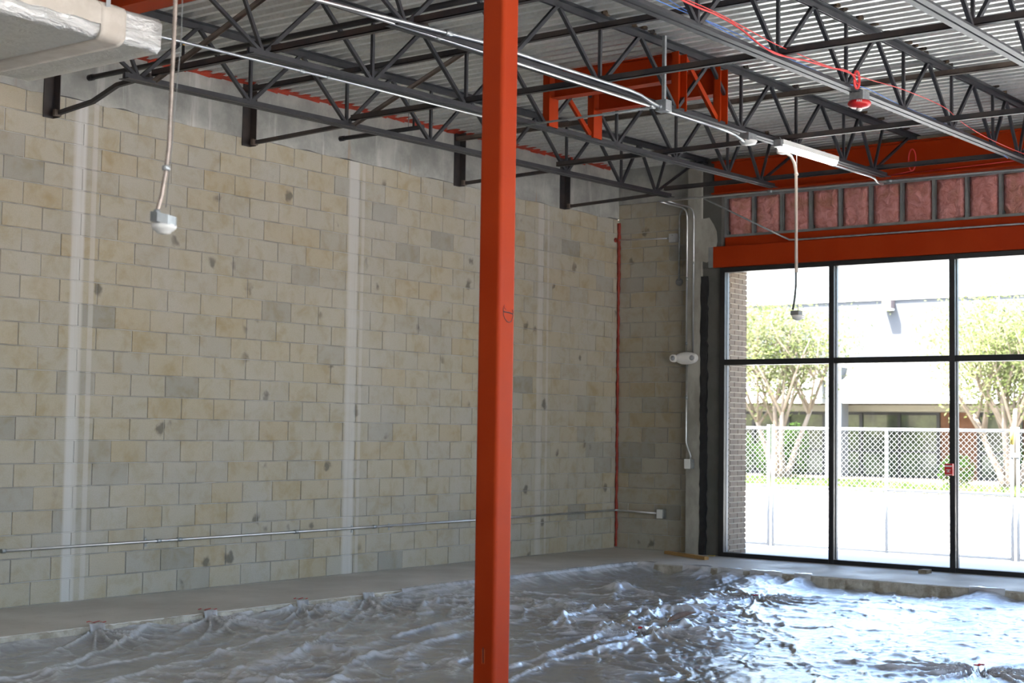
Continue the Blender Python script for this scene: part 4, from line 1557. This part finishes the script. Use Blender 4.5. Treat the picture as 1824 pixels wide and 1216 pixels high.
# rising over the slab edges where it is held
pinA = np.zeros_like(gx)
for xp, w_ in ((-9.68, .13), (-8.52, .13), (-7.43, .13), (-6.55, .15)):
    pinA = np.maximum(pinA, np.exp(-np.abs((gx - xp) / w_) ** 1.4))
lowA = 0.60 + 0.20 * vn(gx * 1.7, gx * 0 + 3.3)
pinA = np.maximum(pinA, 1 / (1 + np.exp(-(gx + 6.15) / .12)))
dA = np.maximum(REC_Y - gy, 0)
pinB = np.zeros_like(gx)
for yp, w_ in ((-1.55, .25), (-2.30, .28), (-2.75, .25), (-3.2, .30), (-3.65, .16), (-5.72, .28), (-6.6, .5), (-8.2, .4)):
    pinB = np.maximum(pinB, np.exp(-((gy - yp) / w_) ** 2))
dB = np.maximum(REC_X - gx, 0)
lift = np.maximum(np.maximum(pinA * np.exp(-(dA / .24) ** 1.1), lowA * np.exp(-(dA / .16) ** 1.2)), pinB * np.exp(-(dB / .34) ** 1.2))
WH = np.maximum(WH, np.where(gx > -6.4, 0.95, 0.55) * np.clip(lift, 0, 1) * (0.35 + 0.8 * crease(gx * 6, gy * 6, 1.5)))
wr_ = 0.014 * ridge(gx * 7, gy * 7) + 0.006 * ridge(gx * 17, gy * 15)
gz = gz * (1 - lift * .85) + lift * (0.010 + wr_)
over = (gy > REC_Y - .02) | (gx > REC_X - .02)
hold = np.maximum(pinA * (gy > REC_Y - .25), pinB * (gx > REC_X - .25))
ovd = np.maximum(gy - REC_Y, gx - REC_X)
gz = np.where((ovd > -.03) & (hold > .5), np.maximum(gz, 0.008 + wr_ * .8), gz)
ragged = np.where(gx < -6.2, 0.028, 0.05 + 0.07 * vn(gx * 3.5, gy * 3.5))
keep = (ovd < -0.035) | ((hold > .62) & (ovd < ragged * np.clip((hold - .5) * 2.2, 0, 1)))
keep &= np.hypot(gx - CX, gy - CY) > 0.16
keep &= (gx - CAM[0]) * FW[0] + (gy - CAM[1]) * FW[1] > 8.6     # laid from here towards the far walls
keep &= ~((ovd > -0.06) & (hold < .5) & (vn(gx * 6, gy * 6) > .6))
obj('plastic_sheet', grid_mesh('plastic_sheet', gx, gy, gz, keep, True, np.clip(WH, 0, 1)), 'plastic_film', label='wrinkled clear plastic sheeting spread over the sunken floor', cat='plastic sheet')


# red tape pieces
def tape(x, y, z, l, a, label):
    mb = MB()
    n = 6
    vs = []
    for i in range(n + 1):
        q = i / n - .5
        for s_ in (-1, 1):
            vs.append((x + q * l * math.cos(a) - s_ * .014 * math.sin(a), y + q * l * math.sin(a) + s_ * .014 * math.cos(a), z + .006 * math.sin(i * 2.1) + .004))
    lo = [(p[0], p[1], p[2] - .003) for p in vs]
    fs = [(i * 2, i * 2 + 2, i * 2 + 3, i * 2 + 1) for i in range(n)]
    mb.add(vs, fs)
    mb.add(lo, [f[::-1] for f in fs])
    obj('red_tape', mb, 'tape_red', base=(x, y, z), label=label, cat='tape', group='red tape pieces')


tape(-9.66, REC_Y + .015, 0.026, .15, -.55, 'red tape strip at the slab edge nearest the left border')
tape(-8.52, REC_Y + .015, 0.026, .16, -.5, 'red tape strip at the slab edge, second from the left border')
tape(-7.42, REC_Y + .015, 0.026, .13, -.5, 'red tape strip at the slab edge, third from the left border')
tape(-6.40, -4.41, -0.065, .10, .5, 'red tape scrap on the plastic just right of the column')
tape(-6.45, -7.30, -0.065, .10, -.3, 'red tape scrap on the plastic at the lower right')
tape(-3.36, -3.89, -0.075, .07, -.4, 'tiny red tape scrap on the plastic near the window')
stp = [at(u, v, 'z', -0.03) for u, v in ((1190, 1107), (1198, 1101), (1210, 1096), (1224, 1092), (1240, 1090))]  # solid dark strip in place of a tear showing soil
obj('tear', MB().tube(stp, [.006, .022, .028, .02, .005], 7), 'tear_brown', base=tuple(stp[2]), label='dark brown curved strip marking a tear in the plastic', cat='tear')

# lumber
b0, b1 = Vector((-0.40, -1.06, 0.022)), Vector((-0.80, -1.88, 0.022))
obj('lumber_board', MB().bar(b0, b1, 0.065, 0.04), 'lumber', base=(-0.6, -1.47, 0), label='long yellow lumber board on the slab by the pilaster', cat='board')
obj('wood_block', MB().bevbox(-0.56, -0.40, -4.60, -4.50, 0.0, 0.042, 0.004), 'weathered_wood', base=(-.48, -4.55, 0), label='short weathered wood block on the slab below the window', cat='wood block')
obj('yellow_scrap', MB().bar((-0.245, -1.60, 0.006), (-0.26, -1.69, 0.008), 0.03, 0.008), 'fence_yellow', base=(-.25, -1.64, 0), label='tiny yellow scrap on the slab at the window jamb', cat='scrap')

# ================================================================== OUTDOORS
GZ = -0.14
gm = MB().box(0.0, 22.0, -60, 60, GZ - .1, GZ)
gm.box(-60, 0.0, -60, YF - .3, GZ - .1, GZ).box(-60, XL - .3, YF - .3, 60, GZ - .1, GZ)
obj('pavement', gm, 'asphalt', kind='structure')
obj('trim_1', MB().box(22.0, 22.25, -60, 60, GZ - .1, GZ + .13), 'kerb', kind='structure')
obj('trim_2', MB().box(0.0, 2.2, -14.4, 30, GZ, -0.02), 'kerb', kind='structure')

# exterior brick return beside the glazing
we = MB()
we.box(0.0, 0.432, -1.752, -1.71, -0.14, 3.72)
we.box(0.422, 0.432, -1.71, 6.0, -0.14, 3.72)
we.box(0.424, 0.44, -1.71, 6.0, 3.72, 6.15)
we.box(0.002, 0.44, -14.8, -1.71, 3.72, 6.15)
wall_ext = obj('wall_exterior', we, 'brick_mortar', kind='structure')
obj('soffit_strip', MB().box(0.0, 0.445, -14.8, -1.76, 3.695, 3.725), 'stucco_grey', wall_ext)
CH, BLn = 0.0677, 0.2032
bmesh_cache = {}
for r_ in range(56):
    z0 = r_ * CH
    x = -0.10 - (BLn / 2 if r_ % 2 else 0)
    while x < 0.44:
        a, b = max(x, -0.055), min(x + BLn, 0.44)
        if b - a > 0.02:
            key = round(b - a, 3)
            if key not in bmesh_cache:
                L, Hh, g = (b - a) / 2 - .005, CH / 2 - .0062, .0
                me = MB().box(-L, L, 0, 0.012, -Hh, Hh).mesh('brick')
                me.materials.append(MAT['brick_taupe'])
                bmesh_cache[key] = me
            o = bpy.data.objects.new('brick', bmesh_cache[key])
            COL.objects.link(o)
            o.parent = wall_ext
            o.location = ((a + b) / 2, -1.7635 + random.uniform(-.001, .001), z0 + CH / 2)
        x += BLn

# temporary chain-link fence
FX = 3.0


def fence_panel(y0, y1, label, yellow=False):
    t = thing('chain_link_fence', (FX, (y0 + y1) / 2, GZ), label, 'fence', 'chain-link fence panels')
    zt, zm, zl = 1.655, 0.80, -0.06
    for y in (y0, (y0 + y1) / 2, y1):
        o = obj('post', MB().tube([(FX, y, GZ), (FX, y, zt + (.05 if y != (y0 + y1) / 2 else 0))], 0.024, 10), 'fence_galv', t)
    if yellow:
        obj('post_tape', MB().tube([(FX, y1, 1.45), (FX, y1, 1.69)], 0.0265, 10), 'fence_yellow', t)
    for z in (zt, zm, zl):
        obj('rail', MB().tube([(FX, y0, z), (FX, y1, z)], 0.021, 8), 'fence_galv', t)
    mb = MB()
    p = 0.080
    hgt = zt - zl
    n = int((abs(y1 - y0) + hgt) / p) + 1
    lo, hi = min(y0, y1), max(y0, y1)
    for k in range(n):
        for s_ in (-1, 1):
            # wire: y = c + s*(z - zl)
            c = lo - hgt + k * p if s_ == 1 else lo + k * p
            za, zb_ = zl, zt
            ya, yb = c, c + s_ * hgt
            # clip to the panel
            if s_ == 1:
                if ya < lo:
                    za += (lo - ya)
                    ya = lo
                if yb > hi:
                    zb_ -= (yb - hi)
                    yb = hi
            else:
                if ya > hi:
                    za += (ya - hi)
                    ya = hi
                if yb < lo:
                    zb_ -= (lo - yb)
                    yb = lo
            if zb_ - za < .03:
                continue
            mb.tube([(FX + .004 * s_, ya, za), (FX + .004 * s_, yb, zb_)], 0.0025, 4, caps=False)
    obj('chain_link', mb, 'fence_galv', t, kind='stuff')
    return t


fence_a = fence_panel(2.85, -0.775, 'chain-link fence panel at the brick return, left end of the fence')
fence_b = fence_panel(-0.85, -4.40, 'chain-link fence panel seen through the two left window bays')
fence_panel(-4.48, -8.05, 'chain-link fence panel at the right border beyond the yellow taped post', False)
obj('fence_clamp', MB().box(FX - .035, FX + .035, -4.50, -4.38, 1.30, 1.36), 'fence_galv', fence_b)
obj('post_tape', MB().tube([(FX, -4.40, 1.47), (FX, -4.40, 1.70)], 0.0265, 10), 'fence_yellow', fence_b)

# planting bed and lawn beyond the kerb
gx2, gy2 = np.meshgrid(np.linspace(22.25, 31.6, 40), np.linspace(-30, 40, 120), indexing='ij')
gz2 = -0.02 + (gx2 - 22.25) * 0.012 + 0.05 * fbm(gx2, gy2)
obj('planting_bed', grid_mesh('planting_bed', gx2, gy2, gz2), 'mulch', kind='structure')


def blades(name, x0, x1, y0, y1, n, h, mat, label, cat='grass'):
    mb = MB()
    vs, fs = [], []
    for i in range(n):
        x, y = random.uniform(x0, x1), random.uniform(y0, y1)
        z = -0.02 + (x - 22.25) * .012
        a = random.uniform(0, math.pi)
        w, hh = .05, h * random.uniform(.5, 1.2)
        dx, dy = math.cos(a) * w, math.sin(a) * w
        l = random.uniform(-.1, .1)
        b = len(vs)
        vs += [(x - dx, y - dy, z), (x + dx, y + dy, z), (x + dx * .3 + l, y + dy * .3 + l, z + hh)]
        fs.append((b, b + 1, b + 2))
    mb.add(vs, fs)
    return obj(name, mb, mat, base=((x0 + x1) / 2, (y0 + y1) / 2, 0), label=label, cat=cat, kind='stuff')


blades('lawn', 22.3, 26.5, 7.5, 14, 5000, .20, 'grass', 'bright green grass strip behind the fence at the left')
blades('ground_cover', 22.3, 25.0, -6, 7.5, 4000, .22, 'grass', 'low green ground cover along the kerb at the right')


def leaf_cloud(mb_v, mb_f, c, r_, n, size):
    for i in range(n):
        d = Vector((random.gauss(0, 1), random.gauss(0, 1), random.gauss(0, 1)))
        d.normalize()
        p = Vector(c) + Vector((d.x * r_[0], d.y * r_[1], d.z * r_[2])) * random.uniform(.35, 1.0) ** .6
        a = Vector((random.gauss(0, 1), random.gauss(0, 1), random.gauss(0, 1))).normalized()
        b = a.orthogonal().normalized()
        s_ = size * random.uniform(.6, 1.3)
        k = len(mb_v)
        mb_v += [tuple(p - a * s_), tuple(p + b * s_ * .45), tuple(p + a * s_), tuple(p - b * s_ * .45)]
        mb_f.append((k, k + 1, k + 2, k + 3))


def tree(name, base, stems, label, height, spread, nleaf):
    t = thing(name, base, label, 'tree', 'trees in front of the office')
    base = Vector(base)
    tips = []
    trunk = MB()
    for (dx, dy, h1) in stems:
        p0 = base + Vector((dx * .12, dy * .12, 0))
        p1 = base + Vector((dx * .55, dy * .55, h1 * .45))
        p2 = base + Vector((dx * 1.1, dy * 1.1, h1))
        trunk.tube([p0, p0.lerp(p1, .5) + Vector((random.uniform(-.08, .08), random.uniform(-.08, .08), 0)), p1, p2], [.13, .11, .09, .06], 8)
        for k in range(5):
            a = random.uniform(0, 2 * math.pi)
            q1 = p1.lerp(p2, random.uniform(.3, 1.0))
            q2 = q1 + Vector((math.cos(a) * spread * random.uniform(.3, .6), math.sin(a) * spread * random.uniform(.3, .6), random.uniform(.8, 1.8)))
            q3 = q2 + Vector((math.cos(a) * spread * .3, math.sin(a) * spread * .3, random.uniform(.6, 1.6)))
            trunk.tube([q1, q2, q3], [.055, .035, .012], 6)
            tips += [q2, q3, q2.lerp(q3, .5)]
            for m_ in range(3):
                b_ = random.uniform(0, 2 * math.pi)
                q4 = q2.lerp(q3, random.random()) + Vector((math.cos(b_) * .8, math.sin(b_) * .8, random.uniform(.2, .9)))
                trunk.tube([q2, q4], [.022, .008], 5)
                tips.append(q4)
    obj('trunk', trunk, 'trunk', t)
    vs, fs = [], []
    per = max(1, nleaf // len(tips))
    for tp in tips:
        leaf_cloud(vs, fs, tp, (.85, .85, .72), per, 0.066)
    obj('foliage', MB().add(vs, fs), 'leaf_light', t, kind='stuff')
    return t


random.seed(3)
tree('crape_myrtle', (25.5, 10.35, 0.05), [(0.1, 0.9, 2.2), (-.2, .1, 2.6), (.3, -.8, 2.3), (.8, .4, 2.0), (-.7, -.4, 2.2)], 'pale green multi-stemmed tree in the left window bay', 5.6, 1.3, 12500)
tree('crape_myrtle', (25.0, 3.0, 0.05), [(0.1, 1.0, 2.3), (-.2, .1, 2.7), (.3, -.9, 2.4), (.8, .4, 2.0), (-.7, -.4, 2.3)], 'pale green multi-stemmed tree in the right window bay', 5.8, 1.45, 14000)
tree('crape_myrtle', (27.6, 17.4, 0.05), [(0.1, 0.8, 2.2), (-.2, .1, 2.4), (.3, -.7, 2.1)], 'pale green tree half hidden behind the brick return', 5.0, 1.2, 4000)

for (x, y, rx_, rz_, n, lab) in ((28.5, 14.0, 1.2, 1.0, 2200, 'dark green shrub behind the left tree at the brick return'), (28.9, 12.2, 0.75, 1.0, 1700, 'dark green shrub directly behind the left tree trunk'),
                                 (29.0, 11.6, .6, 1.05, 1000, 'tall dark shrub beside the grey office column'), (27.4, 5.4, .55, .55, 700, 'small green shrub below the right window bay tree'),
                                 (26.6, 2.6, .9, .8, 1300, 'green shrub at the right border behind the fence')):
    vs, fs = [], []
    t = thing('shrub', (x, y, 0.02), lab, 'shrub', 'shrubs by the office')
    leaf_cloud(vs, fs, (x, y, rz_ * .9), (rx_, rx_, rz_), n, .07)
    obj('foliage', MB().add(vs, fs), 'leaf_dark', t, kind='stuff')
    st_ = MB()
    for k in range(4):
        st_.tube([(x + .1 * math.cos(k * 1.6), y + .1 * math.sin(k * 1.6), -.02), (x + .35 * rx_ * math.cos(k * 1.6), y + .35 * rx_ * math.sin(k * 1.6), rz_)], .018, 5)
    obj('stem', st_, 'trunk', t)

# office building across the lot
BX = 32.0
of = thing('office_building', (BX, 8, 0), 'pale single-storey office with a white canopy band across the lot', 'building')
obj('wall', MB().box(BX, BX + 12, -30, 45, 3.5, 6.25), 'pale_stucco', of)
obj('rear_wall', MB().box(BX + 2.2, BX + 12, -30, 45, 0, 3.5), 'office_brick', of)
obj('parapet_cap', MB().box(BX - .06, BX + .3, -30, 45, 6.25, 6.31), 'white_panel', of)
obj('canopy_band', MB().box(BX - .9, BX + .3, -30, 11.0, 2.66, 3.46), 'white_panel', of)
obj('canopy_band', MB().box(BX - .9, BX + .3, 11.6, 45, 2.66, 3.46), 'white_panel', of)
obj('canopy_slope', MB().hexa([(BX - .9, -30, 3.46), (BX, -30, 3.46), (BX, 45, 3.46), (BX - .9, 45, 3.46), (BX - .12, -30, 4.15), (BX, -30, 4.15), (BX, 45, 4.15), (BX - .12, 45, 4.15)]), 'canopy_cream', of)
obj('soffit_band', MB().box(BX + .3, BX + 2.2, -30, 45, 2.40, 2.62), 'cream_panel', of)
obj('terrace', MB().box(BX - .6, BX + 2.2, -30, 45, -0.1, 0.05), 'kerb', of)
for y0, y1 in ((10.83, 11.42), (2.4, 3.0), (19.5, 20.1)):
    obj('column', MB().box(BX - .95, BX - .35, y0, y1, 0.05, 3.9), 'office_column', of)
GXo = BX + 2.1
for i, y in enumerate(np.arange(-6.0, 26.1, 1.45)):
    obj('window_mullion', MB().box(GXo - .12, GXo, y - .06, y + .06, .05, 2.40), 'office_frame', of)
    if i in (7, 9):  # brown panels standing in for brick reflected in the glazing
        obj('brick_reflection', MB().box(GXo - .06, GXo, y + .06, y + 1.39, 0.05, 2.40), 'office_brick', of)
        continue
    f_ = obj('window', MB().box(GXo - .10, GXo - .04, y + .06, y + 1.39, 0.95, 1.03).box(GXo - .10, GXo - .04, y + .06, y + 1.39, .05, .13).box(GXo - .10, GXo - .04, y + .06, y + 1.39, 2.3, 2.4), 'office_frame', of)
    obj('pane', MB().box(GXo - .05, GXo - .03, y + .06, y + 1.39, .13, 2.3), 'office_glass', f_)
lp = at(1583, 543, 'x', BX - .15)
obj('wall_lamp', MB().box(BX - .36, BX, lp[1] - .16, lp[1] + .16, lp[2] - .13, lp[2] + .15), 'lamp_housing', of)
obj('lamp_lens', MB().hexa([(BX - .36, lp[1] - .16, lp[2] - .2), (BX - .05, lp[1] - .16, lp[2] - .2), (BX - .05, lp[1] + .16, lp[2] - .2), (BX - .36, lp[1] + .16, lp[2] - .2),
                            (BX - .36, lp[1] - .16, lp[2] - .13), (BX, lp[1] - .16, lp[2] - .13), (BX, lp[1] + .16, lp[2] - .13), (BX - .36, lp[1] + .16, lp[2] - .13)]), 'white_panel', of)

for me in [q for q in bpy.data.meshes if q.users == 0]:
    bpy.data.meshes.remove(me)
